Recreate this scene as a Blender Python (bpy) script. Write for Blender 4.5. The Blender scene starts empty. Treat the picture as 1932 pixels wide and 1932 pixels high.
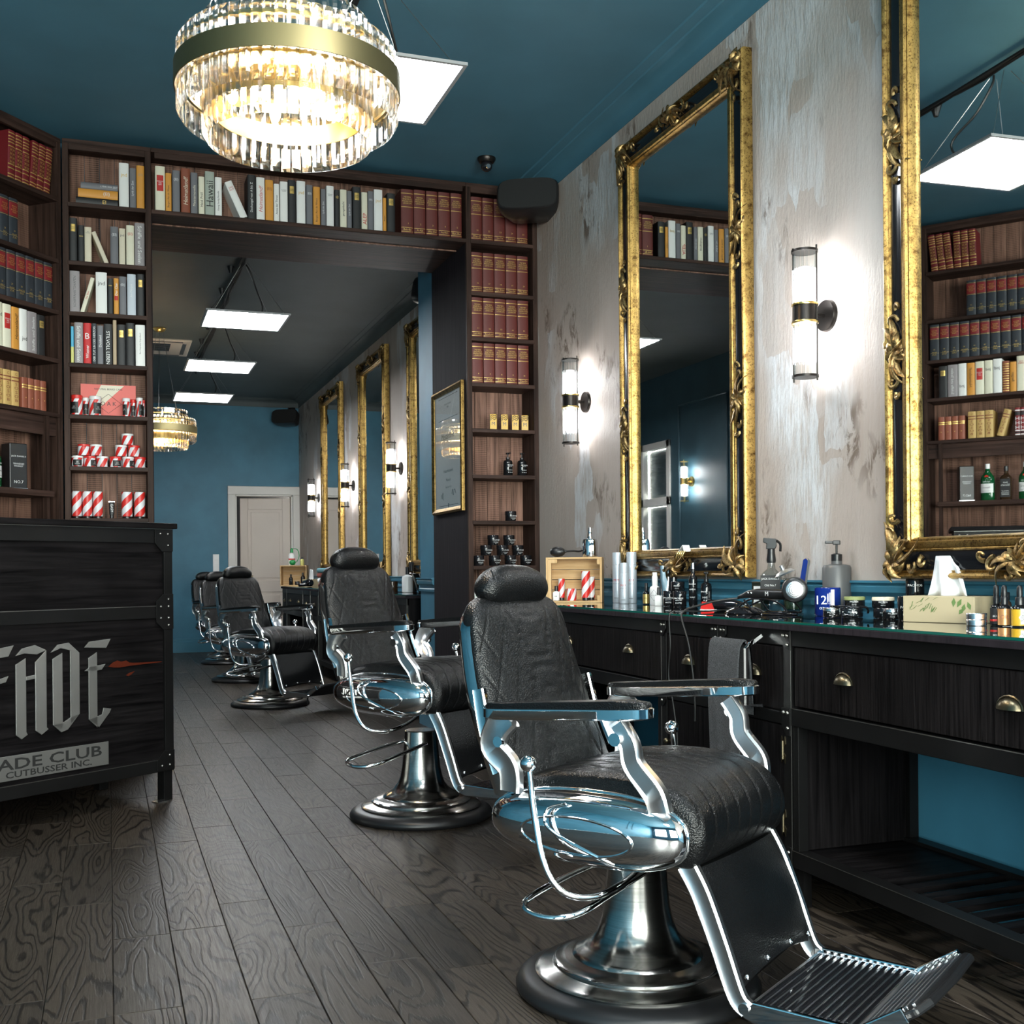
import bpy, math, random
from mathutils import Matrix, Vector, Euler
R = math.radians
sc = bpy.context.scene
COL = sc.collection
# ------------------------------------------------------------------ camera
cam_d = bpy.data.cameras.new('camera'); cam = bpy.data.objects.new('camera', cam_d); COL.objects.link(cam)
cam_d.sensor_width = 36.0; cam_d.lens = 2150.0 / 1932.0 * 36.0
cam_d.shift_y = 110.0 / 1932.0; cam_d.clip_start = .05; cam_d.clip_end = 80
cam.matrix_world = Matrix.Translation((0, 0, 1.1)) @ Matrix.Rotation(R(-19.54), 4, 'Z') @ Matrix.Rotation(R(90), 4, 'X') @ Matrix.Rotation(R(-.5), 4, 'Z')
sc.camera = cam
# ------------------------------------------------------------------ view, world, light
vs = sc.view_settings
vs.view_transform = 'Standard'; vs.look = 'None'; vs.gamma = 1.0; vs.use_curve_mapping = False
vs.exposure = 2.0
sc.cycles.caustics_reflective = False; sc.cycles.caustics_refractive = False
sc.cycles.sample_clamp_indirect = 6.0
sc.cycles.max_bounces = 10; sc.cycles.transparent_max_bounces = 16; sc.cycles.transmission_bounces = 10
PANEL_L = 9.5; TUBE_L = 20.0; BULB_L = 6.0; CHAND_W = 12.0; SKY_L = 9.5
w = bpy.data.worlds.new('daylight'); sc.world = w; w.use_nodes = True
w.node_tree.nodes['Background'].inputs[0].default_value = (1.0, .955, .89, 1)
w.node_tree.nodes['Background'].inputs[1].default_value = SKY_L
CEIL = 3.56; XR = 2.6

# ------------------------------------------------------------------ materials
MATS = {}
def nodes(name):
    m = bpy.data.materials.new(name); m.use_nodes = True
    nt = m.node_tree; b = nt.nodes['Principled BSDF']; MATS[name] = m
    return m, nt, b
def N(nt, t, **kw):
    n = nt.nodes.new(t)
    for k, v in kw.items():
        if k.startswith('i_'):
            n.inputs[int(k[2:]) if k[2:].isdigit() else k[2:].replace('_', ' ')].default_value = v
        else: setattr(n, k, v)
    return n
def L(nt, a, b): nt.links.new(a, b)
def c4(c): return (c[0], c[1], c[2], 1)
def P(name, col, rough=.5, metal=0.0, **kw):
    if name in MATS: return MATS[name]
    m, nt, b = nodes(name)
    b.inputs['Base Color'].default_value = c4(col); b.inputs['Roughness'].default_value = rough; b.inputs['Metallic'].default_value = metal
    for k, v in kw.items(): b.inputs[k.replace('_', ' ')].default_value = v
    return m
def emis(name, col, s):
    m, nt, b = nodes(name)
    b.inputs['Base Color'].default_value = (0.8, 0.8, 0.8, 1)
    b.inputs['Emission Color'].default_value = c4(col); b.inputs['Emission Strength'].default_value = s
    return m
def coords(nt, scale, rnd=True):
    tc = N(nt, 'ShaderNodeTexCoord'); mp = N(nt, 'ShaderNodeMapping'); mp.inputs['Scale'].default_value = scale
    if rnd:
        oi = N(nt, 'ShaderNodeObjectInfo'); mu = N(nt, 'ShaderNodeVectorMath', operation='SCALE'); mu.inputs[0].default_value = (37.1, 23.7, 51.3)
        L(nt, oi.outputs['Random'], mu.inputs['Scale']); ad = N(nt, 'ShaderNodeVectorMath', operation='ADD')
        L(nt, tc.outputs['Object'], ad.inputs[0]); L(nt, mu.outputs[0], ad.inputs[1]); L(nt, ad.outputs[0], mp.inputs['Vector'])
    else: L(nt, tc.outputs['Object'], mp.inputs['Vector'])
    return mp.outputs[0]
def noise(nt, co, scale=1.0, detail=4, rough=.55, dist=0):
    n = N(nt, 'ShaderNodeTexNoise'); n.inputs['Scale'].default_value = scale; n.inputs['Detail'].default_value = detail
    n.inputs['Roughness'].default_value = rough; n.inputs['Distortion'].default_value = dist
    L(nt, co, n.inputs['Vector']); return n.outputs['Fac']
def ramp(nt, fac, *stops):
    r = N(nt, 'ShaderNodeValToRGB'); e = r.color_ramp.elements
    while len(e) < len(stops): e.new(.5)
    for i, (p, c) in enumerate(stops):
        e[i].position = p; e[i].color = c4(c) if not isinstance(c, (int, float)) else (c, c, c, 1)
    L(nt, fac, r.inputs[0]); return r.outputs[0]
def mixc(nt, f, a, b, mode='MIX'):
    n = N(nt, 'ShaderNodeMix', data_type='RGBA', blend_type=mode)
    for s, v in ((n.inputs[0], f), (n.inputs[6], a), (n.inputs[7], b)):
        if hasattr(v, 'is_output'): L(nt, v, s)
        else: s.default_value = v if isinstance(v, (int, float)) else c4(v)
    return n.outputs[2]
def math_(nt, op, a, b=None, c=None):
    n = N(nt, 'ShaderNodeMath', operation=op)
    for s, v in zip(n.inputs, (a, b, c)):
        if v is None: continue
        if hasattr(v, 'is_output'): L(nt, v, s)
        else: s.default_value = v
    return n.outputs[0]
def bump(nt, b, h, s=.3, d=.01):
    n = N(nt, 'ShaderNodeBump'); n.inputs['Strength'].default_value = s; n.inputs['Distance'].default_value = d
    L(nt, h, n.inputs['Height']); L(nt, n.outputs[0], b.inputs['Normal'])
def wood(name, dark, light, scale, rough=.5, saw=None, spec=.12):
    m, nt, b = nodes(name); co = coords(nt, scale)
    g = noise(nt, co, 1, 7, .62, .6); col = ramp(nt, g, (.3, dark), (.72, light))
    co2 = coords(nt, (2.2, 2.2, 2.2)); kn = noise(nt, co2, 1.3, 3)
    col = mixc(nt, ramp(nt, kn, (.45, 0.0), (.75, .6)), col, dark)
    h = g
    if saw:
        wv = N(nt, 'ShaderNodeTexWave', bands_direction='Z'); wv.inputs['Scale'].default_value = 26; wv.inputs['Distortion'].default_value = 1.5
        L(nt, coords(nt, (1, 1, 1)), wv.inputs['Vector']); wf = math_(nt, 'MULTIPLY', wv.outputs['Fac'], ramp(nt, kn, (.4, 0.0), (.6, .8)))
        col = mixc(nt, math_(nt, 'MULTIPLY', wf, saw), col, light); h = math_(nt, 'ADD', g, wf)
    L(nt, col, b.inputs['Base Color']); b.inputs['Roughness'].default_value = rough; b.inputs['Specular IOR Level'].default_value = .05 if 'black' in name else spec; bump(nt, b, h, .35, .004)
    return m
wood('wood_brown_z', (.032, .017, .013), (.36, .200, .145), (38, 38, 1.6), .55, .45)
wood('wood_side_z', (.011, .0065, .0052), (.075, .042, .032), (45, 45, 1.8), .55)
wood('wood_brown_x', (.012, .007, .0056), (.082, .046, .036), (1.6, 38, 38), .5)
wood('wood_brown_y', (.012, .007, .0056), (.082, .046, .036), (38, 1.6, 38), .5)
wood('wood_black_x', (.0013, .0012, .0014), (.0115, .0102, .0108), (2.2, 45, 45), .47)
wood('wood_black_v', (.0012, .0011, .0013), (.016, .0135, .0135), (110, 110, 3.5), .45)
wood('wood_black_z', (.0013, .0012, .0014), (.0115, .0102, .0108), (60, 60, 2.2), .5)
wood('wood_black_y', (.0013, .0012, .0014), (.0115, .0102, .0108), (45, 2.2, 45), .47)
wood('wood_panel_dark', (.010, .008, .010), (.028, .021, .026), (50, 50, 1.5), .75)
wood('pine_x', (.50, .30, .13), (.78, .56, .31), (2.0, 30, 30), .6)
wood('pine_y', (.50, .30, .13), (.78, .56, .31), (30, 2.0, 30), .6)
wood('pine_z', (.50, .30, .13), (.78, .56, .31), (30, 30, 2), .6)
def painted(name, col, rough=.55, amt=.18, bs=.06):
    m, nt, b = nodes(name); co = coords(nt, (1, 1, 1), False)
    n = noise(nt, co, 2.2, 4); d = tuple(c * (1 - amt) for c in col); l = tuple(min(1, c * (1 + amt)) for c in col)
    L(nt, ramp(nt, n, (.3, d), (.7, l)), b.inputs['Base Color']); b.inputs['Roughness'].default_value = rough
    bump(nt, b, noise(nt, co, 180, 2), bs, .002)
    if name == 'steel_raw': b.inputs['Specular IOR Level'].default_value = .22
    return m
painted('teal_wall', (.048, .190, .285), .5)
painted('teal_trim', (.048, .188, .275), .35, .08)
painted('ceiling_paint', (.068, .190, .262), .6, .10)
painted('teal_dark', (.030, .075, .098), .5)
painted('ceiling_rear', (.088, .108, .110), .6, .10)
painted('white_paint', (.74, .71, .66), .4, .03, .02)
painted('door_paint', (.66, .57, .50), .42, .03, .02)
painted('steel_raw', (.0042, .0041, .0042), .40, .5)
P('steel_edge', (.32, .31, .29), .35, 1.0)
def plaster():
    m, nt, b = nodes('plaster_distressed'); tc = N(nt, 'ShaderNodeTexCoord'); O = tc.outputs['Object']
    def co(s):
        mp = N(nt, 'ShaderNodeMapping'); mp.inputs['Scale'].default_value = s; L(nt, O, mp.inputs['Vector']); return mp.outputs[0]
    base = ramp(nt, noise(nt, co((1, .9, .45)), 1.3, 4, .6), (.34, (.40, .320, .268)), (.52, (.47, .395, .345)), (.68, (.45, .410, .372)))
    streak = noise(nt, co((1, 26, 1.3)), 1, 6, .65, .4)
    col = mixc(nt, ramp(nt, streak, (.42, 0.0), (.75, .34)), base, (.51, .475, .44))
    # trowelled white patches with sharp sides
    v = N(nt, 'ShaderNodeTexVoronoi', distance='CHEBYCHEV'); v.inputs['Scale'].default_value = 1.0; v.inputs['Randomness'].default_value = 1
    wob = N(nt, 'ShaderNodeVectorMath', operation='ADD'); nz = N(nt, 'ShaderNodeTexNoise'); nz.inputs['Scale'].default_value = 7; nz.inputs['Detail'].default_value = 5; L(nt, O, nz.inputs['Vector'])
    sc_ = N(nt, 'ShaderNodeVectorMath', operation='SCALE'); sc_.inputs['Scale'].default_value = .3; L(nt, nz.outputs['Color'], sc_.inputs[0])
    L(nt, co((1, 6.0, 2.6)), wob.inputs[0]); L(nt, sc_.outputs[0], wob.inputs[1]); L(nt, wob.outputs[0], v.inputs['Vector'])
    cell = N(nt, 'ShaderNodeSeparateColor'); L(nt, v.outputs['Color'], cell.inputs[0])
    zone = ramp(nt, noise(nt, co((1, 1.25, .62)), 1.25, 2, .5), (.50, 0.0), (.60, 1.0))
    pat = math_(nt, 'MULTIPLY', ramp(nt, cell.outputs[0], (.40, 0.0), (.46, 1.0)), zone)
    fine = noise(nt, co((1, 40, 8)), 1, 6, .7)
    pat = math_(nt, 'MULTIPLY', pat, ramp(nt, fine, (.30, .1), (.55, 1.0)))
    col = mixc(nt, math_(nt, 'MULTIPLY', pat, .95), col, (.64, .64, .645))
    # brown weathered smears
    zb = ramp(nt, noise(nt, co((1, 1.3, .9)), 1.7, 3, .6, .3), (.56, 0.0), (.64, 1.0))
    br = math_(nt, 'MULTIPLY', zb, ramp(nt, noise(nt, co((1, 16, 7)), 1, 6, .7, .8), (.49, 0.0), (.58, 1.0)))
    col = mixc(nt, math_(nt, 'MULTIPLY', br, .85), col, (.12, .078, .052))
    L(nt, col, b.inputs['Base Color']); b.inputs['Roughness'].default_value = .62
    h = math_(nt, 'ADD', math_(nt, 'MULTIPLY', streak, .7), math_(nt, 'ADD', math_(nt, 'MULTIPLY', pat, .8), noise(nt, co((1, 90, 30)), 1, 4)))
    bump(nt, b, h, .5, .006); return m
plaster()
def plank_mat():
    m, nt, b = nodes('oak_plank'); O = coords(nt, (1, 1, 1))
    def co(s):
        mp = N(nt, 'ShaderNodeMapping'); mp.inputs['Scale'].default_value = s; L(nt, O, mp.inputs['Vector']); return mp.outputs[0]
    f = noise(nt, co((4.2, .8, 1)), 1, 2.2, .42, .3)
    ph = math_(nt, 'ADD', math_(nt, 'MULTIPLY', f, 190.0), math_(nt, 'MULTIPLY', noise(nt, co((120, 14, 1)), 1, 3), 3.0))
    rings = math_(nt, 'MULTIPLY_ADD', math_(nt, 'SINE', ph), .5, .5)
    lines = ramp(nt, rings, (.0, 1.0), (.34, .0))
    fine = noise(nt, co((230, 8, 1)), 1, 4, .7)
    patchy = noise(nt, co((3, 1.2, 1)), 1.5, 3)
    oi = N(nt, 'ShaderNodeObjectInfo')
    base = mixc(nt, oi.outputs['Random'], (.021, .0165, .0125), (.052, .0405, .0305))
    base = mixc(nt, ramp(nt, fine, (.35, .45), (.6, 0.0)), base, (.006, .005, .004))
    base = mixc(nt, ramp(nt, patchy, (.5, 0.0), (.75, .35)), base, (.042, .031, .021))
    col = mixc(nt, math_(nt, 'MULTIPLY', lines, .92), base, (.004, .003, .0025))
    L(nt, col, b.inputs['Base Color'])
    L(nt, ramp(nt, fine, (.3, .50), (.7, .33)), b.inputs['Roughness']); b.inputs['Specular IOR Level'].default_value = .28
    h = math_(nt, 'SUBTRACT', math_(nt, 'MULTIPLY', fine, .5), lines); bump(nt, b, h, .3, .0015); return m
plank_mat()
def gold(name, a, b_, rough=.33):
    m, nt, b = nodes(name); co = coords(nt, (1, 1, 1)); n = noise(nt, co, 26, 6, .7); n2 = noise(nt, co, 140, 4, .7)
    col = ramp(nt, n, (.33, b_), (.5, a), (.8, tuple(min(1, c * 1.35) for c in a)))
    col = mixc(nt, ramp(nt, n2, (.52, 0.0), (.64, .85)), col, (.04, .018, .004))
    L(nt, col, b.inputs['Base Color']); b.inputs['Metallic'].default_value = .93; b.inputs['Roughness'].default_value = rough
    bump(nt, b, n2, .25, .002); return m
gold('gold_leaf', (.37, .232, .072), (.10, .05, .013), .38)
gold('gold_ornament', (.36, .245, .105), (.09, .05, .02), .40)
P('frame_black', (.006, .007, .009), .16)
P('brass', (.60, .44, .16), .28, 1.0)
P('brass_aged', (.24, .20, .10), .48, 1.0)
P('cord_shadow', (.004, .004, .004), .7)  # own matt black of the ceiling cables and their tray
P('brass_dark', (.15, .125, .08), .34, 1.0)
P('chrome', (.86, .87, .89), .045, 1.0)
P('chrome_cast', (.84, .85, .87), .30, 1.0)
def brushed():
    m, nt, b = nodes('steel_brushed'); co = coords(nt, (.5, .5, 70), False); n = noise(nt, co, 3, 3)
    L(nt, ramp(nt, n, (.3, (.36, .35, .33)), (.7, (.52, .51, .49))), b.inputs['Base Color'])
    b.inputs['Metallic'].default_value = 1; b.inputs['Roughness'].default_value = .19; return m
brushed()
def leather():
    m, nt, b = nodes('leather_black'); co = coords(nt, (1, 1, 1), False)
    v = N(nt, 'ShaderNodeTexVoronoi'); v.inputs['Scale'].default_value = 260; L(nt, co, v.inputs['Vector'])
    L(nt, ramp(nt, noise(nt, co, 5, 3), (.3, (.0035, .0037, .0040)), (.7, (.006, .0062, .0066))), b.inputs['Base Color'])
    b.inputs['Roughness'].default_value = .30; b.inputs['Specular IOR Level'].default_value = .30
    bump(nt, b, v.outputs['Distance'], .5, .0022); return m
leather()
P('rubber_black', (.010, .010, .011), .38)
P('plastic_black', (.012, .012, .013), .32)
P('plastic_gloss', (.010, .010, .012), .08)
P('speaker_cloth', (.010, .010, .010), .75)
P('grey_plastic', (.10, .10, .10), .4)
P('paper_white', (.80, .79, .76), .7)
P('pages', (.72, .66, .53), .8)
P('white_gloss', (.82, .81, .80), .25)
P('white_label', (.80, .80, .78), .5)
P('black_print', (.012, .012, .012), .5)
P('red_print', (.50, .025, .02), .5)
P('gold_print', (.75, .52, .16), .35, .7)
P('silver_print', (.74, .74, .74), .4)
P('tin_silver', (.70, .70, .71), .25, 1.0)
P('can_silver', (.56, .62, .68), .35, .35)
P('red_can', (.66, .028, .022), .35)
P('coral_card', (.72, .13, .105), .5)
P('cream_card', (.72, .66, .52), .5)
P('amber_glass', (.035, .018, .008), .08)
P('black_glass', (.008, .008, .009), .06)
P('green_glass', (.004, .11, .03), .05, 0, Transmission_Weight=.35)
P('blue_liquid', (.006, .02, .17), .08)
P('dark_liquid', (.06, .10, .05), .08)
P('copper_label', (.62, .30, .12), .35, .5)
P('mustard_label', (.58, .34, .02), .4)
P('green_plastic', (.01, .28, .07), .3)
P('kraft_paper', (.46, .38, .24), .65)
P('leaf_print', (.12, .20, .06), .6)
P('leaf_print_pale', (.24, .27, .10), .6)
P('tissue', (.80, .82, .84), .75)
P('iron_letter', (.34, .335, .32), .38, .85)
P('rust', (.060, .010, .004), .8, 0, Specular_IOR_Level=.08)
P('cable_black', (.012, .012, .012), .45)
P('panel_frame_grey', (.30, .31, .32), .4)
P('wire_steel', (.45, .45, .45), .35, 1.0)
P('terry_red', (.20, .05, .04), .9)
P('aqua_cloth', (.10, .22, .26), .8)
P('ac_white', (.72, .66, .58), .45)
P('bronze_dark', (.030, .026, .024), .32, .8)
P('mirror_silver', (.90, .92, .92), .012, 1.0)
emis('led_diffuser', (.93, .97, 1.0), PANEL_L)
emis('lamp_tube', (.97, .98, 1.0), TUBE_L)
emis('lamp_tube_small', (.97, .98, 1.0), 16)
emis('bulb_warm', (1.0, .70, .36), BULB_L)
def towel():
    m, nt, b = nodes('towel_grey'); co = coords(nt, (1, 1, 1), False); n = noise(nt, co, 320, 3, .8)
    L(nt, ramp(nt, n, (.35, (.014, .0145, .016)), (.65, (.12, .124, .132))), b.inputs['Base Color'])
    b.inputs['Roughness'].default_value = .95; bump(nt, b, n, 1, .006); return m
towel()
def glassy(name, tint, clear, ior=1.5, rough=0.0, thin=False):
    m, nt, b = nodes(name); nt.nodes.remove(b); out = nt.nodes['Material Output']
    t = N(nt, 'ShaderNodeBsdfTransparent'); t.inputs[0].default_value = c4(tint)
    if thin:
        g = N(nt, 'ShaderNodeBsdfGlossy'); g.inputs['Roughness'].default_value = rough; g.inputs[0].default_value = (1, 1, 1, 1)
        lw = N(nt, 'ShaderNodeLayerWeight'); lw.inputs[0].default_value = .5; r0 = ((ior - 1) / (ior + 1)) ** 2
        fac = math_(nt, 'MULTIPLY_ADD', math_(nt, 'POWER', lw.outputs['Facing'], 5.0), 1 - r0, r0)
    else:
        g = N(nt, 'ShaderNodeBsdfGlass'); g.inputs['IOR'].default_value = ior; g.inputs['Roughness'].default_value = rough; g.inputs[0].default_value = c4(tint)
    mx = N(nt, 'ShaderNodeMixShader')
    if thin: L(nt, fac, mx.inputs[0])
    else: mx.inputs[0].default_value = 1 - clear
    L(nt, t.outputs[0], mx.inputs[1]); L(nt, g.outputs[0], mx.inputs[2]); L(nt, mx.outputs[0], out.inputs[0]); return m
glassy('crystal', (.97, .97, .96), .45, 1.55)
glassy('clear_glass', (.95, .96, .96), 1, 1.45, .0, True)
glassy('bottle_clear', (.78, .81, .80), 1, 1.8, .0, True)
glassy('pane_glass', (.85, .9, .9), 1, 1.5, .0, True)
glassy('glass_edge', (.30, .75, .58), 1, 1.5, .0, True)
glassy('picture_glass', (.97, .98, .98), 1, 1.45, .0, True)
def worktop_glass():
    m, nt, b = nodes('worktop_glass'); b.inputs['Base Color'].default_value = (.010, .014, .014, 1); b.inputs['Roughness'].default_value = .015
    b.inputs['Specular IOR Level'].default_value = .75; b.inputs['Coat Weight'].default_value = 1; b.inputs['Coat Roughness'].default_value = .01
worktop_glass()
P('glass_green_edge', (.004, .085, .065), .1)
def stripes(name, a, b_, slope, period, axis_len=1.0):
    """diagonal barber stripes wound round a cylinder (flat print)"""
    m, nt, b = nodes(name); tc = N(nt, 'ShaderNodeTexCoord'); s = N(nt, 'ShaderNodeSeparateXYZ'); L(nt, tc.outputs['Object'], s.inputs[0])
    at = math_(nt, 'ARCTAN2', s.outputs[0], math_(nt, 'MULTIPLY', s.outputs[1], -1.0))
    ph = math_(nt, 'SUBTRACT', math_(nt, 'MULTIPLY', s.outputs[2], 1.0 / period), math_(nt, 'MULTIPLY', at, slope))
    fr = math_(nt, 'FRACT', ph); k = math_(nt, 'GREATER_THAN', fr, .5)
    L(nt, mixc(nt, k, a, b_), b.inputs['Base Color']); b.inputs['Roughness'].default_value = .4; return m
stripes('stripe_tube', (.66, .028, .022), (.74, .75, .78), .318, .085)
stripes('stripe_jar', (.66, .028, .022), (.74, .75, .78), .636, .085)
for nm, c in dict(b_cream=(.78, .74, .58), b_white=(.84, .83, .80), b_grey=(.16, .16, .175), b_orange=(.68, .30, .045), b_black=(.016, .016, .017),
                  b_brown=(.23, .060, .028), b_sage=(.38, .42, .36), b_bone=(.72, .64, .49), b_mauve=(.30, .27, .275), b_red=(.55, .018, .02),
                  b_oxblood=(.105, .018, .014), b_darkred=(.14, .008, .012), b_navy=(.022, .027, .035), b_tan=(.42, .30, .16), b_leather=(.27, .075, .04),
                  b_goldtan=(.58, .38, .13), b_blue=(.09, .42, .62), b_lime=(.62, .60, .20), b_sky=(.55, .60, .66), b_wood=(.45, .34, .22), b_pink=(.62, .12, .10)).items():
    P(nm, c, .55)
P('b_scarlet', (.21, .012, .014), .5)
M = MATS
# ------------------------------------------------------------------ geometry helpers
class G:
    def __init__(s): s.v = []; s.f = []; s.m = []
    def add(s, vs, fs, m=0):
        o = len(s.v); s.v += [tuple(p) for p in vs]; s.f += [tuple(i + o for i in q) for q in fs]; s.m += [m] * len(fs); return s
    def box(s, x0, x1, y0, y1, z0, z1, m=0):
        return s.add([(x0, y0, z0), (x1, y0, z0), (x1, y1, z0), (x0, y1, z0), (x0, y0, z1), (x1, y0, z1), (x1, y1, z1), (x0, y1, z1)],
                     [(0, 3, 2, 1), (4, 5, 6, 7), (0, 1, 5, 4), (1, 2, 6, 5), (2, 3, 7, 6), (3, 0, 4, 7)], m)
    def cbox(s, x0, x1, y0, y1, z0, z1, c, m=0):
        """box with chamfered top edges"""
        return s.add([(x0, y0, z0), (x1, y0, z0), (x1, y1, z0), (x0, y1, z0), (x0, y0, z1 - c), (x1, y0, z1 - c), (x1, y1, z1 - c), (x0, y1, z1 - c),
                      (x0 + c, y0 + c, z1), (x1 - c, y0 + c, z1), (x1 - c, y1 - c, z1), (x0 + c, y1 - c, z1)],
                     [(0, 3, 2, 1), (8, 9, 10, 11)] + [(i, (i + 1) % 4, (i + 1) % 4 + 4, i + 4) for i in range(4)] + [(i + 4, (i + 1) % 4 + 4, (i + 1) % 4 + 8, i + 8) for i in range(4)], m)
    def rings(s, rs, m=0, cap0=True, cap1=True, closed=False):
        n = len(rs[0]); o = len(s.v); fs = []
        for r in rs: s.v += [tuple(p) for p in r]
        k = len(rs)
        for i in range(k if closed else k - 1):
            a = i * n; b = ((i + 1) % k) * n
            for j in range(n): fs.append((o + a + j, o + a + (j + 1) % n, o + b + (j + 1) % n, o + b + j))
        if not closed:
            if cap0: fs.append(tuple(o + j for j in reversed(range(n))))
            if cap1: fs.append(tuple(o + (k - 1) * n + j for j in range(n)))
        s.f += fs; s.m += [m] * len(fs); return s
    def lathe(s, prof, n=24, c=(0, 0, 0), m=0, ax=2):
        rs = []
        for r, z in prof:
            ring = []
            for j in range(n):
                a = 2 * math.pi * j / n; x, y = max(r, 1e-5) * math.cos(a), max(r, 1e-5) * math.sin(a)
                p = (x, y, z) if ax == 2 else ((x, -z, y) if ax == 1 else (z, x, y))
                ring.append((p[0] + c[0], p[1] + c[1], p[2] + c[2]))
            rs.append(ring)
        if prof[0] == prof[-1]: return s.rings(rs[:-1], m, closed=True)
        return s.rings(rs, m)
    def cyl(s, r, z0, z1, n=16, c=(0, 0, 0), m=0, ax=2): return s.lathe([(r, z0), (r, z1)], n, c, m, ax)
    def tube(s, pts, r, n=8, m=0, closed=False, flat=1.0):
        P_ = [Vector(p) for p in pts]; k = len(P_); rs = []; up = None
        for i, p in enumerate(P_):
            a = P_[(i - 1) % k] if closed or i else p; b = P_[(i + 1) % k] if closed or i < k - 1 else p
            t = (b - a).normalized() if (b - a).length > 1e-9 else Vector((0, 0, 1))
            if up is None: up = t.orthogonal().normalized()
            up = (up - t * up.dot(t)); up = up.normalized() if up.length > 1e-6 else t.orthogonal().normalized()
            sd = t.cross(up); rr = r[i] if isinstance(r, (list, tuple)) else r
            rs.append([p + up * (rr * math.cos(2 * math.pi * j / n)) + sd * (rr * flat * math.sin(2 * math.pi * j / n)) for j in range(n)])
        return s.rings(rs, m, closed=closed)
    def prism(s, poly, a, b, ax=1, m=0):
        """polygon in the two other axes, extruded along ax from a to b"""
        def q(p, t): return (t, p[0], p[1]) if ax == 0 else ((p[0], t, p[1]) if ax == 1 else (p[0], p[1], t))
        return s.rings([[q(p, a) for p in poly], [q(p, b) for p in poly]], m)
    def sphere(s, r, c=(0, 0, 0), n=12, k=8, m=0, sc=(1, 1, 1)):
        rs = [[(c[0] + r * sc[0] * math.sin(math.pi * max(.02, min(.98, i / k))) * math.cos(2 * math.pi * j / n), c[1] + r * sc[1] * math.sin(math.pi * max(.02, min(.98, i / k))) * math.sin(2 * math.pi * j / n),
                c[2] - r * sc[2] * math.cos(math.pi * max(.02, min(.98, i / k)))) for j in range(n)] for i in range(k + 1)]
        return s.rings(rs, m)
    def xf(s, mat, start=0):
        for i in range(start, len(s.v)): s.v[i] = tuple(mat @ Vector(s.v[i]))
        return s
    def mesh(s, name, mats, smooth=None):
        me = bpy.data.meshes.new(name); me.from_pydata(s.v, [], s.f)
        for q in (mats if isinstance(mats, (list, tuple)) else [mats]): me.materials.append(M[q])
        if any(s.m): me.polygons.foreach_set('material_index', s.m)
        import bmesh as _b
        bm = _b.new(); bm.from_mesh(me); _b.ops.recalc_face_normals(bm, faces=bm.faces); bm.to_mesh(me); bm.free()
        if smooth:
            me.polygons.foreach_set('use_smooth', [True] * len(me.polygons)); me.set_sharp_from_angle(angle=R(smooth))
        me.update(); return me
def link(o, parent=None, loc=(0, 0, 0), rot=(0, 0, 0), scale=None):
    COL.objects.link(o); o.parent = parent; o.location = loc; o.rotation_euler = rot
    if scale: o.scale = scale
    return o
def build(g, name, mats, parent=None, loc=(0, 0, 0), rot=(0, 0, 0), smooth=None, bevel=0, seg=2):
    o = bpy.data.objects.new(name, g.mesh(name, mats, smooth)); link(o, parent, loc, rot)
    if bevel:
        b = o.modifiers.new('bevel', 'BEVEL'); b.width = bevel; b.segments = seg; b.limit_method = 'ANGLE'; b.angle_limit = R(35)
    return o
def reuse(me, name, parent=None, loc=(0, 0, 0), rot=(0, 0, 0), scale=None):
    return link(bpy.data.objects.new(name, me), parent, loc, rot, scale)
def tag(o, label=None, cat=None, group=None, kind=None):
    if label: o['label'] = label
    if cat: o['category'] = cat
    if group: o['group'] = group
    if kind: o['kind'] = kind
    return o
def thing(name, label, cat, loc=(0, 0, 0), rz=0, group=None):
    o = bpy.data.objects.new(name, None); o.empty_display_size = .05; link(o, None, loc, (0, 0, rz)); return tag(o, label, cat, group)
def copy_tree(o, parent=None):
    c = o.copy(); COL.objects.link(c); c.parent = parent
    for ch in [x for x in KIDS.get(o.name, [])]: copy_tree(ch, c)
    return c
KIDS = {}
def index_kids():
    KIDS.clear()
    for o in bpy.data.objects:
        if o.parent: KIDS.setdefault(o.parent.name, []).append(o)
def struct(o, label=None): return tag(o, label, kind='structure')
def smooth_path(pts, n=8, closed=False):
    P_ = [Vector(p) for p in pts]; k = len(P_); out = []
    for i in range(k if closed else k - 1):
        a, b, c, d = (P_[(i - 1) % k] if closed or i else P_[0]), P_[i], P_[(i + 1) % k], (P_[(i + 2) % k] if closed or i < k - 2 else P_[-1])
        for j in range(n):
            t = j / n; out.append(.5 * ((2 * b) + (c - a) * t + (2 * a - 5 * b + 4 * c - d) * t * t + (3 * b - a - 3 * c + d) * t ** 3))
    if not closed: out.append(P_[-1])
    return out
# lettering ----------------------------------------------------------------
TXT = {}
def text_mesh(s, shear=0.0, bold=0.0):
    key = (s, shear, bold)
    if key not in TXT:
        cu = bpy.data.curves.new('lettering', 'FONT'); cu.body = s; cu.size = 1; cu.resolution_u = 2; cu.shear = shear; cu.offset = bold
        cu.align_x = 'CENTER'; cu.align_y = 'CENTER'; o = bpy.data.objects.new('lettering', cu); COL.objects.link(o)
        bpy.context.view_layer.update()
        me = bpy.data.meshes.new_from_object(o.evaluated_get(bpy.context.evaluated_depsgraph_get()))
        bpy.data.objects.remove(o); bpy.data.curves.remove(cu)
        xs = [v.co.x for v in me.vertices] or [0, 1]; ys = [v.co.y for v in me.vertices] or [0, 1]
        w_, h_ = max(xs) - min(xs), max(ys) - min(ys); cx, cy = (max(xs) + min(xs)) / 2, (max(ys) + min(ys)) / 2
        for v in me.vertices: v.co.x -= cx; v.co.y -= cy
        me.name = 'lettering'; TXT[key] = (me, max(w_, .01), max(h_, .01), {})
    return TXT[key]
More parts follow.
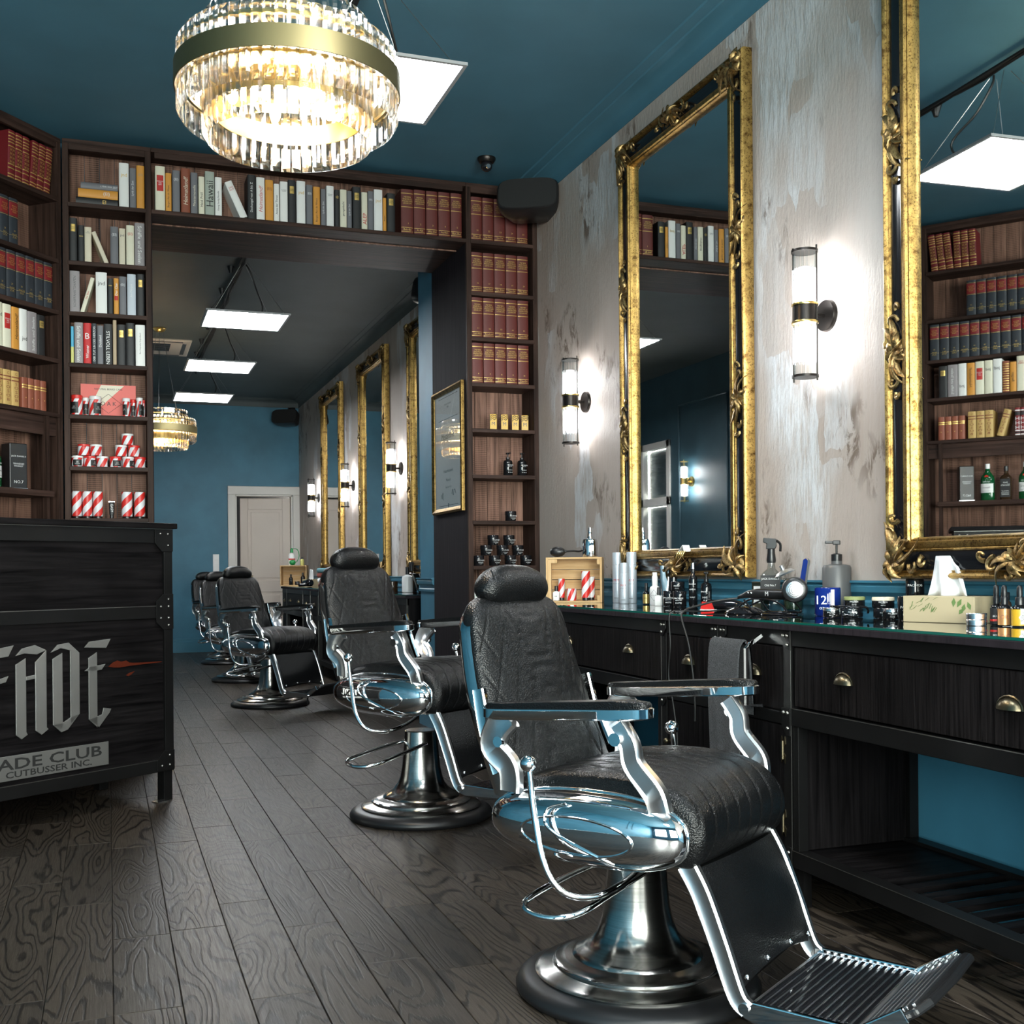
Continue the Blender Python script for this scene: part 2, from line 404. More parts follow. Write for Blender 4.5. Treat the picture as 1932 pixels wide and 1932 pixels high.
def letter(parent, s, c, fw, fh, mat, d='h', face=(0, -1, 0), name='lettering', shear=0.0, stretch=False, bold=0.0):
    """flat print: text s centred at c, fitted in fw (reading direction) by fh; d: h across, u reading upwards, d downwards"""
    me, w_, h_, by = text_mesh(s, shear, bold)
    if mat not in by:
        me2 = me.copy(); me2.materials.clear(); me2.materials.append(M[mat]); by[mat] = me2
    n = Vector(face).normalized(); up = Vector((0, 0, 1)) if abs(n.z) < .9 else Vector((0, 1, 0)); up = (up - n * up.dot(n)).normalized(); side = up.cross(n)
    ex, ey = {'h': (side, up), 'u': (up, -side), 'd': (-up, side)}[d]
    sx, sy = fw / w_, fh / h_
    if not stretch: sx = sy = min(sx, sy)
    o = bpy.data.objects.new(name, by[mat]); COL.objects.link(o); o.parent = parent
    m = Matrix(((ex.x * sx, ey.x * sy, n.x, c[0]), (ex.y * sx, ey.y * sy, n.y, c[1]), (ex.z * sx, ey.z * sy, n.z, c[2]), (0, 0, 0, 1)))
    o.matrix_basis = m; return o
# ------------------------------------------------------------------ the room
g = G(); g.box(-2.5, XR, -2.0, 16.4, -.10, -.013); floor = struct(build(g, 'floor', 'rubber_black'))
rng = random.Random(5)
PW = .167; rows = []
plist = []
x = -2.5; i = 0
while x < XR - .01:
    y = -2.0 - rng.random() * .9
    while y < 16.4:
        ln = rng.choice([.62, .78, .9, 1.05, 1.2]); y1 = min(y + ln, 16.4)
        if y1 > -2.0: plist.append((x, min(x + PW, XR), max(y, -2.0), y1))
        y = y1
    x += PW; i += 1
def seen(p): # nearest pieces in front of the photographer first
    cx, cy = (p[0] + p[1]) / 2, (p[2] + p[3]) / 2
    return cy if cy > 1.2 and cx > -1.3 and cx > -.09 * cy - .35 and cx < cy * .97 + .2 else 100 + cy
plist.sort(key=seen)
for p in plist[:295]:
    a, b = (p[1] - p[0]) / 2 - .0007, (p[3] - p[2]) / 2 - .0008; g = G(); g.cbox(-a, a, -b, b, -.012, rng.uniform(-.0006, .0), .0018)
    build(g, 'plank', 'oak_plank', floor, ((p[0] + p[1]) / 2, (p[2] + p[3]) / 2, 0))
g = G()
for p in plist[295:]: g.cbox(p[0] + .0007, p[1] - .0007, p[2] + .0008, p[3] - .0008, -.012, 0, .0018)
tag(build(g, 'outlying_planks', 'oak_plank', floor), kind='stuff')
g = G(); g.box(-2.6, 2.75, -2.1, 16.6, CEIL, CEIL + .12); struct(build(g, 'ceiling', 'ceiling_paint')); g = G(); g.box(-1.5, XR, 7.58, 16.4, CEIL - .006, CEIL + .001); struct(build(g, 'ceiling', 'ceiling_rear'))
# right wall: teal dado, plaster above, chair rail
g = G(); g.box(XR + .004, XR + .15, -2.1, 16.6, 0, CEIL); wr = struct(build(g, 'wall_right', 'teal_wall'))
g = G(); g.box(XR - .004, XR + .004, -2.0, 7.02, 1.05, 3.445); build(g, 'plaster_coat', 'plaster_distressed', wr)
g = G(); g.box(XR - .004, XR + .004, 8.02, 16.4, 1.05, 3.445); build(g, 'plaster_coat', 'plaster_distressed', wr)
RAIL = [(0, .955), (-.012, .955), (-.014, .972), (-.006, .98), (-.008, .995), (-.026, 1.01), (-.03, 1.03), (-.024, 1.038), (-.036, 1.044), (-.036, 1.052), (0, 1.052)]
for y0, y1 in ((-2.0, 6.74), (8.05, 16.4)):
    g = G(); g.prism([(XR + .004 + a, b) for a, b in RAIL], y0, y1, 1); struct(build(g, 'trim_1', 'teal_trim', smooth=30))
CORN = [(0, 3.445), (-.012, 3.445), (-.014, 3.50), (-.022, 3.515), (-.05, 3.535), (-.085, 3.541), (-.09, 3.548), (-.14, 3.551), (-.145, CEIL), (0, CEIL)]
for y0, y1 in ((-2.0, 6.98), (8.0, 16.4)):
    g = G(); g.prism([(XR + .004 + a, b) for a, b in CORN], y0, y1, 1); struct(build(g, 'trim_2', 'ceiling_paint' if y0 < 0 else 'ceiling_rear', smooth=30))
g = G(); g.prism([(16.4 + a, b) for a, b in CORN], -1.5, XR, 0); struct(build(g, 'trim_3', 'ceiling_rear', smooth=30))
g = G(); g.prism([(XR, 0), (XR - .018, 0), (XR - .018, .10), (XR - .008, .12), (XR, .12)], -2, 6.9, 1); struct(build(g, 'baseboard_right', 'teal_trim'))
# back wall with the door opening
DX0, DX1, DZ = 1.70, 2.50, 2.20
g = G(); g.box(-1.6, DX0, 16.4, 16.55, 0, CEIL); g.box(DX1, XR + .1, 16.4, 16.55, 0, CEIL); g.box(DX0, DX1, 16.4, 16.55, DZ, CEIL); wb = struct(build(g, 'wall_back', 'teal_wall'))
g = G(); g.prism([(16.4, 0), (16.375, 0), (16.375, .15), (16.385, .16), (16.385, .19), (16.4, .20)], -1.5, 1.60, 0); struct(build(g, 'baseboard_back', 'teal_trim'))
d1 = bpy.data.objects.new('door_1', None); link(d1, None, (0, 16.4, 0)); struct(d1, 'pale panelled door standing ajar in the far teal wall')
g = G()
for a, b, c, d in ((1.595, 1.70, 0, DZ), (2.50, 2.598, 0, DZ), (1.595, 2.598, DZ, 2.32)): g.box(a, b, -.03, 0, c, d)
build(g, 'door_frame', 'white_paint', d1, bevel=.008)
g = G(); g.box(DX0, DX0 + .02, 0, .15, 0, DZ); g.box(DX1 - .02, DX1, 0, .15, 0, DZ); g.box(DX0, DX1, 0, .15, DZ - .02, DZ); build(g, 'door_lining', 'white_paint', d1)
lf = bpy.data.objects.new('door_leaf', None); link(lf, d1, (2.478, .10, 0), (0, 0, R(-9)))
g = G(); W_ = .70; g.box(-W_, 0, 0, .022, .01, 2.16)
for a, b, c, d in ((-W_, -W_ + .11, .01, 2.16), (-.11, 0, .01, 2.16), (-W_ + .11, -.11, 2.0, 2.16), (-W_ + .11, -.11, .82, .98), (-W_ + .11, -.11, .01, .2)): g.box(a, b, -.014, 0, c, d)
build(g, 'stile', 'door_paint', lf, bevel=.006)
for z0, z1 in ((.98, 2.0), (.2, .82)):
    g = G(); g.prism([(-W_ + .15, z0 + .04), (-.15, z0 + .04), (-.15, z1 - .04), (-W_ + .15, z1 - .04)], -.012, 0, 1); build(g, 'panel', 'door_paint', lf, bevel=.01)
g = G(); g.cyl(.012, 0, .06, 10, (-W_ + .06, -.014, 1.05), ax=1); g.box(-W_ + .06, -W_ + .18, -.075, -.055, 1.04, 1.06); build(g, 'door_handle', 'brass_dark', lf)
g = G(); g.box(1.3, 3.0, 16.56, 17.6, 0, 2.6); 
g = G(); g.box(1.2, 3.0, 17.5, 17.6, 0, 2.7); g.box(1.1, 1.2, 16.55, 17.6, 0, 2.7); g.box(3.0, 3.1, 16.55, 17.6, 0, 2.7); g.box(1.1, 3.1, 16.55, 17.6, 2.7, 2.8); g.box(1.1, 3.1, 16.4, 17.6, -.1, 0)
struct(build(g, 'wall_corridor', 'rubber_black'))
# middle wall with the passage (thickness 6.98 - 8.0)
PX0, PX1, PZ = .25, 2.125, 3.165
g = G(); g.box(-2.5, PX0, 6.99, 8.0, 0, CEIL); g.box(PX1 + .012, XR, 7.02, 8.0, 0, CEIL); g.box(PX0, PX1 + .012, 6.99, 7.58, PZ, CEIL); wm = struct(build(g, 'wall_middle', 'teal_wall'))
g = G(); g.box(PX1 - .004, PX1 + .013, 6.80, 7.58, 0, PZ); build(g, 'jamb_panel', 'wood_panel_dark', wm)
g = G(); g.box(PX0 - .013, PX0 + .004, 6.80, 7.58, 0, PZ); build(g, 'jamb_panel', 'wood_panel_dark', wm)
g = G(); g.box(PX0, PX1, 6.80, 7.58, PZ - .012, PZ); build(g, 'soffit_panel', 'wood_brown_x', wm)
g = G(); g.prism([(PX1 + .012 - .9 * (-a), b) for a, b in RAIL], 7.6, 8.02, 1); g.prism([(8.0 - a, b) for a, b in RAIL], PX1, XR, 0); build(g, 'chair_rail', 'teal_trim', wm, smooth=30)
g = G(); g.box(PX1 - .006, PX1 + .012, 7.6, 8.0, 0, .18); build(g, 'skirting', 'teal_trim', wm)
# left walls: front room and rear room (rear has the window and panel mouldings the mirrors show)
g = G(); g.box(-2.6, -2.5, -2.1, 7.0, 0, CEIL); wl = struct(build(g, 'wall_left', 'teal_wall'))
for y0, y1 in ((-1.6, .3), (.6, 2.4), (2.7, 4.4)):
    g = G(); P_ = [(-2.49, y0, 1.2), (-2.49, y1, 1.2), (-2.49, y1, 3.2), (-2.49, y0, 3.2)]; g.tube(P_, .018, 6, closed=True); build(g, 'panel_moulding', 'teal_trim', wl)
WY0, WY1, WZ0, WZ1 = 12.75, 14.35, .95, 2.72
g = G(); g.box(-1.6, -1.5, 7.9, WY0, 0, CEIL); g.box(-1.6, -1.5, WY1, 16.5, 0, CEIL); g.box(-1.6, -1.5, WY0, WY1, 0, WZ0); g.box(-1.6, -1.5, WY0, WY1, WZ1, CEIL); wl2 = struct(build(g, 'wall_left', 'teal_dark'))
for y0, y1 in ((8.3, 10.0), (10.25, 11.15), (11.35, 12.5), (14.8, 16.1)):
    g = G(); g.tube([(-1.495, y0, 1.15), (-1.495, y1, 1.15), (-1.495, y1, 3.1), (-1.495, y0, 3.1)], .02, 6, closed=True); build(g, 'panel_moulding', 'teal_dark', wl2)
w1 = bpy.data.objects.new('window_1', None); link(w1, None, (-1.5, (WY0 + WY1) / 2, WZ0)); struct(w1, 'white casement window with lowered dark blinds in the rear room')
hw = (WY1 - WY0) / 2; hh = WZ1 - WZ0
g = G()
for a, b, c, d in ((-hw, -hw + .09, 0, hh), (hw - .09, hw, 0, hh), (-hw, hw, 0, .09), (-hw, hw, hh - .09, hh), (-.06, .06, 0, hh), (-hw, hw, .95, 1.06)): g.box(-.06, .02, a, b, c, d)
build(g, 'window_frame', 'white_paint', w1, bevel=.006)
for a in (-hw + .09, .06):
    for z0, z1 in ((.09, .95), (1.06, hh - .09)):
        g = G(); g.box(-.05, -.045, a, a + hw - .15, z0, z1); build(g, 'pane', 'pane_glass', w1)
        n_ = int((z1 - z0) / .05); g = G()
        for k in range(n_): g.box(-.085, -.075, a, a + hw - .15, z0 + k * .05, z0 + k * .05 + .046)
        g.box(-.098, -.085, a, a + hw - .15, z0, z1); build(g, 'roller_blind', 'grey_plastic', w1)
# shop front behind the photographer: two big windows
g = G()
for a, b, c, d in ((-2.6, -2.1, 0, CEIL), (-.1, .4, 0, CEIL), (2.4, 2.75, 0, CEIL), (-2.1, -.1, 0, .5), (.4, 2.4, 0, .5), (-2.1, -.1, 2.8, CEIL), (.4, 2.4, 2.8, CEIL)): g.box(a, b, -2.1, -2.0, c, d)
struct(build(g, 'wall_front', 'teal_wall'))
for k, (a, b) in enumerate(((-2.1, -.1), (.4, 2.4))):
    wn = bpy.data.objects.new('window_%d' % (k + 2), None); link(wn, None, (a, -2.05, .5)); struct(wn)
    g = G(); w_ = b - a
    for x0, x1, z0, z1 in ((0, .07, 0, 2.3), (w_ - .07, w_, 0, 2.3), (0, w_, 0, .07), (0, w_, 2.23, 2.3), (0, w_, 1.7, 1.76)): g.box(x0, x1, -.03, .03, z0, z1)
    build(g, 'window_frame', 'white_paint', wn)
    for z0, z1 in ((.07, 1.7), (1.76, 2.23)):
        g = G(); g.box(.07, w_ - .07, -.006, .0, z0, z1); build(g, 'pane', 'pane_glass', wn)
    ld = bpy.data.lights.new('window_portal', 'AREA'); ld.shape = 'RECTANGLE'; ld.size = w_; ld.size_y = 2.3; ld.cycles.is_portal = True
    lo = bpy.data.objects.new('window_portal', ld); link(lo, wn, (w_ / 2, -.06, 1.15), (R(90), 0, 0))
# ------------------------------------------------------------------ bookcases
ZS = [3.168, 2.843, 2.56, 2.275, 1.988, 1.70, 1.412, 1.13, .84, .55, .26]
def at(org, rz, x, y, z): return (org[0] + x * math.cos(rz) - y * math.sin(rz), org[1] + x * math.sin(rz) + y * math.cos(rz), z)
def bookcase(label, org, rz, wd, dp, z0, z1, shelves, up=.032, plank=.085, sides=(1, 1), inset=0.0):
    t = thing('bookcase', label, 'bookcase', (org[0], org[1], 0), rz); sy = 'wood_side_z'
    for k, xx in enumerate((0, wd - up)):
        if sides[k]: g = G(); g.box(xx, xx + up, 0, dp, z0, z1 - .024); build(g, 'side_panel', sy, t, bevel=.002)
    g = G(); g.box(.0005, wd - .0005, 0, dp, z1 - .024, z1); build(g, 'top_board', 'wood_brown_x', t, bevel=.002)
    g = G(); g.box(up, wd - up, .0, .02, z1 - .058, z1 - .024); build(g, 'top_rail', 'wood_brown_x', t, bevel=.002)
    xa, xb = (up if sides[0] else .0065), (wd - up if sides[1] else wd - .0065)
    for z in shelves:
        g = G(); g.box(xa - .006, xb + .006, -.006, dp - .016, z - .024, z); build(g, 'shelf', 'wood_brown_x', t, bevel=.003)
    n = max(1, round((xb - xa) / plank)); r2 = random.Random(int(org[0] * 100) + n)
    for k in range(n):
        a = xa + (xb - xa) * k / n; g = G(); j = r2.uniform(0, .004)
        hx = (xb - xa) / n / 2; g.box(-hx + .0012, hx - .0012, dp - .015 + j - .003, dp, z0, z1 - .024); build(g, 'back_board', 'wood_brown_z', t, (a + hx, 0, 0))
    return t
LC, RC, HC = (-.22, 6.78), (2.122, 6.78), (.25, 6.78)
bookcase('tall narrow dark wood bookcase left of the passage, cans on its lower shelves', LC, 0, .47, .205, 0, 3.52, ZS)
bookcase('tall narrow dark wood bookcase right of the passage, beside the framed certificate', RC, 0, .474, .235, 0, 3.52, ZS)
hb = bookcase('long dark wood book shelf spanning the top of the passage', HC, 0, 1.872, .205, 3.168 - .03, 3.52, [ZS[0]], plank=.12, up=.02, sides=(0, 0))
RZD = R(50); WD = 1.30; DORG = (-.226 - WD * math.cos(RZD), 6.775 - WD * math.sin(RZD))
DZS = [3.177, 2.838, 2.553, 2.285, 1.986]
dc = bookcase('wide dark wood bookcase set at an angle in the corner behind the desk', DORG, RZD, WD, .215, 0, 3.51, DZS)
g = G(); g.box(.032, WD - .032, .02, .045, 1.86, 1.962); build(g, 'cross_rail', 'wood_brown_x', dc)
for xx in (.10, WD - .125): g = G(); g.box(xx, xx + .022, .0, .03, .3, 1.962); build(g, 'inner_post', 'wood_side_z', dc)
g = G(); g.box(.10, WD - .10, -.03, .195, 1.52, 1.553); build(g, 'bottle_ledge', 'wood_brown_x', dc, bevel=.003)
g = G(); g.box(.30, WD - .30, .10, .19, 1.0, 1.17); build(g, 'drop_flap', 'wood_black_x', dc, bevel=.004)
# ------------------------------------------------------------------ books
ORD = 'first second third fourth fifth sixth seventh eighth ninth tenth eleventh twelfth thirteenth fourteenth fifteenth sixteenth seventeenth eighteenth nineteenth twentieth'.split()
def nth(i):
    if i < 20: return ORD[i]
    if i == 29: return 'thirtieth'
    return ('twenty-' if i < 29 else 'thirty-') + ORD[(i - 20) % 10]
BK = {}
def book_mesh(wd, ht, dp, mat):
    key = (round(wd, 3), round(ht, 3), dp, mat)
    if key not in BK:
        g = G(); b = min(.006, wd * .16); h = wd / 2; t = .0028
        out = [(-h, dp), (-h, .004)] + [(-h * math.cos(a), -b * math.sin(a) + .004) for a in (math.pi * .2, math.pi * .35, math.pi * .5, math.pi * .65, math.pi * .8)] + [(h, .004), (h, dp)]
        inn = [(h - t, dp), (h - t, .009), (-h + t, .009), (-h + t, dp)]
        g.prism(out + inn, 0, ht, 2); me = g.mesh('book', mat, 35)
        g = G(); g.box(-h + t, h - t, .0095, dp - .004, .004, ht - .004); BK[key] = (me, g.mesh('pages', 'pages'), b)
    return BK[key]
def patch(o, wd, z0, z1, mat, b, name='spine_band', k=.96):
    g = G(); h = wd / 2 * k; n = 6
    pr = [(-wd / 2 * math.cos(math.pi * (.04 + .92 * i / n)) * k / .99, -b * math.sin(math.pi * (.04 + .92 * i / n)) + .0036) for i in range(n + 1)]
    g.rings([[(x, y - .0006, z0) for x, y in pr] + [(x, y + .0004, z0) for x, y in reversed(pr)], [(x, y - .0006, z1) for x, y in pr] + [(x, y + .0004, z1) for x, y in reversed(pr)]])
    return build(g, name, mat, o, smooth=40)
STY = {  # cover, words, decoration list
 'cream': ('b_cream', 'cream hardback'), 'white': ('b_white', 'white hardback'), 'grey': ('b_grey', 'slate grey hardback'), 'orange': ('b_orange', 'ochre orange hardback'),
 'black': ('b_black', 'black hardback'), 'blackg': ('b_black', 'black hardback with gilt label'), 'brown': ('b_brown', 'russet brown hardback'), 'sage': ('b_sage', 'sage green hardback'),
 'mauve': ('b_mauve', 'mauve grey hardback'), 'red': ('b_oxblood', 'oxblood encyclopedia volume'), 'brock': ('b_navy', 'black red-banded encyclopedia volume'),
 'bone': ('b_bone', 'bone coloured hardback'), 'scarlet': ('b_red', 'bright red hardback'), 'ornate': ('b_darkred', 'red gilt ornate volume'), 'goldtan': ('b_goldtan', 'gilt tan leather volume'),
 'leather': ('b_leather', 'small red leather volume'), 'sky': ('b_sky', 'pale blue hardback'), 'wood': ('b_wood', 'thin beige paperback'), 'comic': ('b_blue', 'thin blue and yellow paperback'),
 'navy': ('b_navy', 'dark paperback with white lettering'), 'check': ('b_scarlet', 'red volume with white panels'), 'striped': ('b_brown', 'brown volume with gilt stripes')}
def book(org, rz, x, z, wd, ht, style, where, i, deco=(), y=.022, lean=0.0, dp=.165, state=''):
    mat, words = STY[style]; me, pg, b = book_mesh(wd - .0012, ht, dp, mat)
    o = reuse(me, 'book', None, at(org, rz, x, y, z + .0005 + abs(math.sin(lean)) * wd / 2), (0, lean, rz)); reuse(pg, 'pages', o); f = -b + .0025
    tag(o, '%s%s, %s from left on %s' % (words, state, nth(i), where), 'book', 'books on ' + where)
    T = lambda s, c, fw, fh, m, d='h', **k: letter(o, s, (c[0], f - .0007, c[1]), fw, fh, m, d, **k)
    if style == 'red':
        patch(o, wd, ht * .90, ht * .915, 'gold_print', b); patch(o, wd, ht * .60, ht * .612, 'gold_print', b); patch(o, wd, ht * .145, ht * .155, 'gold_print', b); patch(o, wd, ht * .055, ht * .065, 'gold_print', b)
        T('MEYERS\nENZYKLO\nPÄDISCHES\nLEXIKON', (0, ht * .755), wd * .82, ht * .24, 'gold_print'); T(str(i + deco[0]), (wd * .06, ht * .24), wd * .3, ht * .035, 'gold_print')
        T(deco[1][i % len(deco[1])], (0, ht * .105), wd * .75, ht * .045, 'gold_print')
    elif style == 'brock':
        patch(o, wd, ht * .62, ht * .91, 'b_scarlet', b); patch(o, wd, ht * .595, ht * .605, 'gold_print', b); patch(o, wd, ht * .925, ht * .933, 'gold_print', b)
        T('BROCK\nHAUS\nENZYKLO\nPÄDIE', (0, ht * .765), wd * .75, ht * .24, 'gold_print'); T(str(17 + i), (0, ht * .30), wd * .3, ht * .035, 'gold_print')
        T(['WAK\nZUR', 'NACH\nOSS', 'KIR\nLAG', 'FRU\nGOS'][i % 4], (0, ht * .19), wd * .7, ht * .10, 'gold_print'); patch(o, wd, ht * .20, ht * .205, 'gold_print', b)
    elif style == 'ornate':
        for k in (.04, .10, .22, .30, .66, .74, .80, .86, .93): patch(o, wd, ht * k, ht * (k + .022), 'gold_print', b)
        T('ЖЖ\nЖЖ\nЖЖ\nЖЖ', (0, ht * .48), wd * .8, ht * .30, 'gold_print', stretch=True)
    elif style == 'goldtan':
        for k in (.80, .70): patch(o, wd, ht * k, ht * (k + .035), 'b_brown', b)
        T('S\nO\nS\nO\nB', (0, ht * .40), wd * .5, ht * .55, 'b_brown', stretch=True); T('C', (0, ht * .91), wd * .5, ht * .08, 'b_brown')
    elif style == 'leather':
        patch(o, wd, ht * .66, ht * .70, 'gold_print', b); patch(o, wd, ht * .74, ht * .78, 'gold_print', b); T('•', (0, ht * .35), wd * .3, ht * .04, 'gold_print')
    elif style == 'check':
        for k in (.02, .16, .88): patch(o, wd, ht * k, ht * (k + .04), 'white_label', b)
        patch(o, wd, ht * .72, ht * .86, 'b_black', b); patch(o, wd, ht * .08, ht * .14, 'b_black', b)
        for k in (.24, .40, .56): T('H', (0, ht * (k + .05)), wd * .75, ht * .12, 'white_label', stretch=True)
    elif style == 'striped':
        for k in range(12): patch(o, wd, ht * (.05 + k * .077), ht * (.05 + k * .077) + .004, 'gold_print', b)
    elif style == 'blackg': patch(o, wd, ht * .69, ht * .86, 'gold_print', b, k=.72); T('EINE\nWELT', (0, ht * .775), wd * .5, ht * .10, 'b_black')
    elif style == 'comic': patch(o, wd, .002, ht * .45, 'b_lime', b)
    else:
        for dd in deco:
            if dd[0] == 'label': patch(o, wd, ht * dd[2], ht * dd[3], 'red_print', b, k=.8); T(dd[1], (0, ht * (dd[2] + dd[3]) / 2), wd * .62, ht * (dd[3] - dd[2]) * .85, 'white_label')
            elif dd[0] == 'v': T(dd[1], (0, ht * dd[2]), ht * dd[3], wd * dd[4], dd[5], 'u', shear=.25 if len(dd) > 6 else 0)
            elif dd[0] == 'dn': T(dd[1], (0, ht * dd[2]), ht * dd[3], wd * dd[4], dd[5], 'd')
            elif dd[0] == 'e': T(dd[1], (0, ht * dd[2]), wd * .62, ht * .14, dd[3])
    return o
EM = lambda m='silver_print': [('e', '{EI}', .78, m)]
HEAD = [(.301, .054, .258, 'cream', [('label', 'SCHULE\nDES\nKAT', .45, .80)]), (.347, .033, .223, 'orange', [('v', 'Bergen Aan de Wiese', .4, .62, .4, 'black_print')]), (.389, .042, .243, 'grey', EM()),
 (.441, .051, .261, 'brown', [('v', 'Heimatland!', .5, .62, .55, 'cream_card', 1)]), (.489, .039, .241, 'grey', [('v', 'Meisternovelle', .45, .5, .5, 'cream_card')]), (.530, .034, .223, 'cream', [('v', 'Heidi Pröll', .4, .4, .4, 'black_print')]),
 (.576, .052, .257, 'sage', [('v', 'Hawaii', .50, .72, .75, 'black_print')]), (.625, .039, .229, 'white', [('v', 'Georg Sendig Novelle', .4, .5, .35, 'black_print')]), (.815, .049, .264, 'black', [('v', 'Dschungel von A bis Z', .5, .66, .5, 'silver_print')]),
 (.866, .048, .254, 'white', [('v', 'Heimatland!', .5, .6, .5, 'red_print', 1)]), (.917, .046, .244, 'orange', EM('b_brown')), (.959, .032, .226, 'white', [('v', 'Anna der Thron', .45, .5, .4, 'black_print')]), (1.002, .045, .244, 'white', [('e', 'In langen\nFahrten', .78, 'grey_plastic')]),
 (1.049, .046, .257, 'blackg', ()), (1.103, .052, .258, 'white', [('e', 'jnd', .72, 'gold_print')]), (1.153, .038, .240, 'grey', EM()), (1.196, .041, .233, 'orange', [('v', 'Bergen Aan de Wiese', .4, .6, .4, 'black_print')]), (1.236, .030, .225, 'grey', [('v', 'Lyrik der Zeit', .5, .5, .4, 'silver_print')]),
 (1.277, .045, .247, 'white', [('e', 'In langen\nFahrten', .78, 'grey_plastic')]), (1.319, .029, .229, 'black', [('e', '*', .8, 'gold_print')]), (1.357, .041, .233, 'cream', [('v', 'gerngedacht', .5, .5, .4, 'black_print')]), (1.394, .029, .229, 'grey', [('v', 'Lyrik der Zeit', .5, .5, .4, 'silver_print')]),
 (1.439, .052, .258, 'blackg', ()), (1.486, .037, .230, 'cream', [('v', 'ALEP', .3, .4, .6, 'red_print')]), (1.524, .034, .240, 'grey', EM()), (1.571, .053, .255, 'white', [('e', 'jnd', .72, 'gold_print')]), (1.611, .021, .210, 'orange', [('v', 'Bergen', .4, .5, .5, 'black_print')]), (1.651, .051, .241, 'blackg', ()),
 (1.752, .078, .276, 'red', ()), (1.831, .074, .279, 'red', ()), (1.909, .073, .279, 'red', ()), (1.988, .075, .281, 'red', ()), (2.066, .072, .282, 'red', ())]
W_H = 'long shelf over the passage'; LEX = ['A-Alt', 'Alu-Asi', 'Asj-Bam', 'Ban-Bei', 'Bek-Bz']
k = 0
for n_, (x, wd, ht, st, de) in enumerate(HEAD):
    if n_ == 8:
        book((0, 6.78), 0, .770, ZS[0], .043, .222, 'white', W_H, k, [('e', 'DAS\nGUT', .8, 'red_print')], lean=R(-24), state=' leaning left'); k += 1
    book((0, 6.78), 0, x, ZS[0], wd, ht, st, W_H, k, de if st != 'red' else (1 - 29, LEX)); k += 1
SH = ['top shelf', 'second shelf', 'third shelf', 'fourth shelf', 'fifth shelf']
WL = ' of case left of passage'; WR = ' of case right of passage'; WDG = ' of angled corner bookcase'
r1 = [(.105, .053, .254, 'white', [('e', 'jnd', .72, 'gold_print')]), (.153, .035, .23, 'grey', [('v', 'Lyrik der Zeit', .5, .5, .4, 'silver_print')]), (.194, .043, .249, 'orange', EM('b_tan'))]
r2 = [(-.166, .043, .243, 'blackg', ()), (-.124, .034, .206, 'black', [('e', '***', .7, 'gold_print')]), (-.088, .037, .199, 'bone', [('e', 'Von\nGestern', .85, 'grey_plastic')]), (.051, .043, .214, 'grey', EM()), (.093, .034, .208, 'bone', [('e', 'jnd', .8, 'grey_plastic')]), (.136, .043, .229, 'cream', EM('red_print')), (.187, .054, .247, 'mauve', [('dn', 'Schiffe und Seelen', .5, .86, .55, 'white_label')])]
r3 = [(-.160, .053, .231, 'mauve', [('v', 'SCHIFFAHRTSHAFEN', .5, .75, .4, 'grey_plastic')]), (-.020, .060, .234, 'white', [('e', 'jnd', .72, 'grey_plastic')]), (.028, .029, .203, 'black', [('e', '***', .8, 'gold_print')]), (.059, .027, .206, 'orange', [('v', 'Der Clan', .7, .4, .5, 'white_label'), ('label', '', .40, .52)]), (.094, .038, .219, 'grey', EM()), (.141, .047, .236, 'sky', [('v', 'Am Morgen', .6, .4, .3, 'white_label')]), (.189, .043, .24, 'blackg', ())]
r4 = [(-.175, .016, .206, 'comic', ()), (-.141, .046, .23, 'mauve', [('dn', 'Schiffe und Seelen', .48, .86, .55, 'white_label')]), (-.096, .041, .229, 'scarlet', [('e', 'B', .68, 'white_label'), ('v', 'Wiener', .3, .4, .4, 'white_label')]), (-.060, .027, .229, 'navy', [('v', 'DER TUT UN DES HERZOG', .5, .85, .55, 'white_label')]), (-.028, .033, .219, 'grey', [('v', 'Duisland', .6, .3, .4, 'white_label')]), (.013, .047, .231, 'black', [('dn', 'STILVOLL LEBEN', .42, .8, .55, 'white_label')]), (.049, .020, .255, 'wood', ()), (.084, .046, .232, 'blackg', ()), (.132, .047, .243, 'blackg', ()), (.186, .052, .236, 'white', [('v', 'Der Ursprache Originalband', .55, .5, .4, 'grey_plastic')])]
for q, row in enumerate((r1, r2, r3, r4)):
    k = 3 if q == 0 else 0
    for n_, (x, wd, ht, st, de) in enumerate(row):
        if q == 1 and n_ == 3: book((0, 6.78), 0, .010, ZS[1], .024, .185, 'bone', SH[1] + WL, k, (), lean=R(-22), state=' leaning left'); k += 1
        if q == 2 and n_ == 1: book((0, 6.78), 0, -.122, ZS[2], .022, .205, 'cream', SH[2] + WL, k, [('v', 'Das Blatt', .5, .4, .4, 'red_print')], lean=R(16), state=' leaning right'); k += 1
        book((0, 6.78), 0, x, ZS[q], wd, ht, st, SH[q] + WL, k, de); k += 1
z = ZS[0]
for st, x0, h_, wdz in (('black', -.150, .040, 'bottom'), ('orange', -.138, .048, 'middle'), ('grey', -.124, .036, 'top')):
    me, pg, b = book_mesh(h_, .074 - x0 - .002, .16, STY[st][0]); o = reuse(me, 'book', None, (x0, 6.80, z + h_ / 2 + .0005), (0, R(90), 0)); reuse(pg, 'pages', o)
    tag(o, '%s lying flat, %s of the stack on case left of passage' % (STY[st][1], wdz), 'book', 'books lying in a flat stack'); letter(o, {'black': 'EI', 'orange': '{EI}', 'grey': 'LYRIK DER ZEIT'}[st], (0, -b + .0018, .15), .05 if st != 'grey' else .09, h_ * .5, 'gold_print' if st == 'black' else 'silver_print', 'u'); z += h_ + .0008
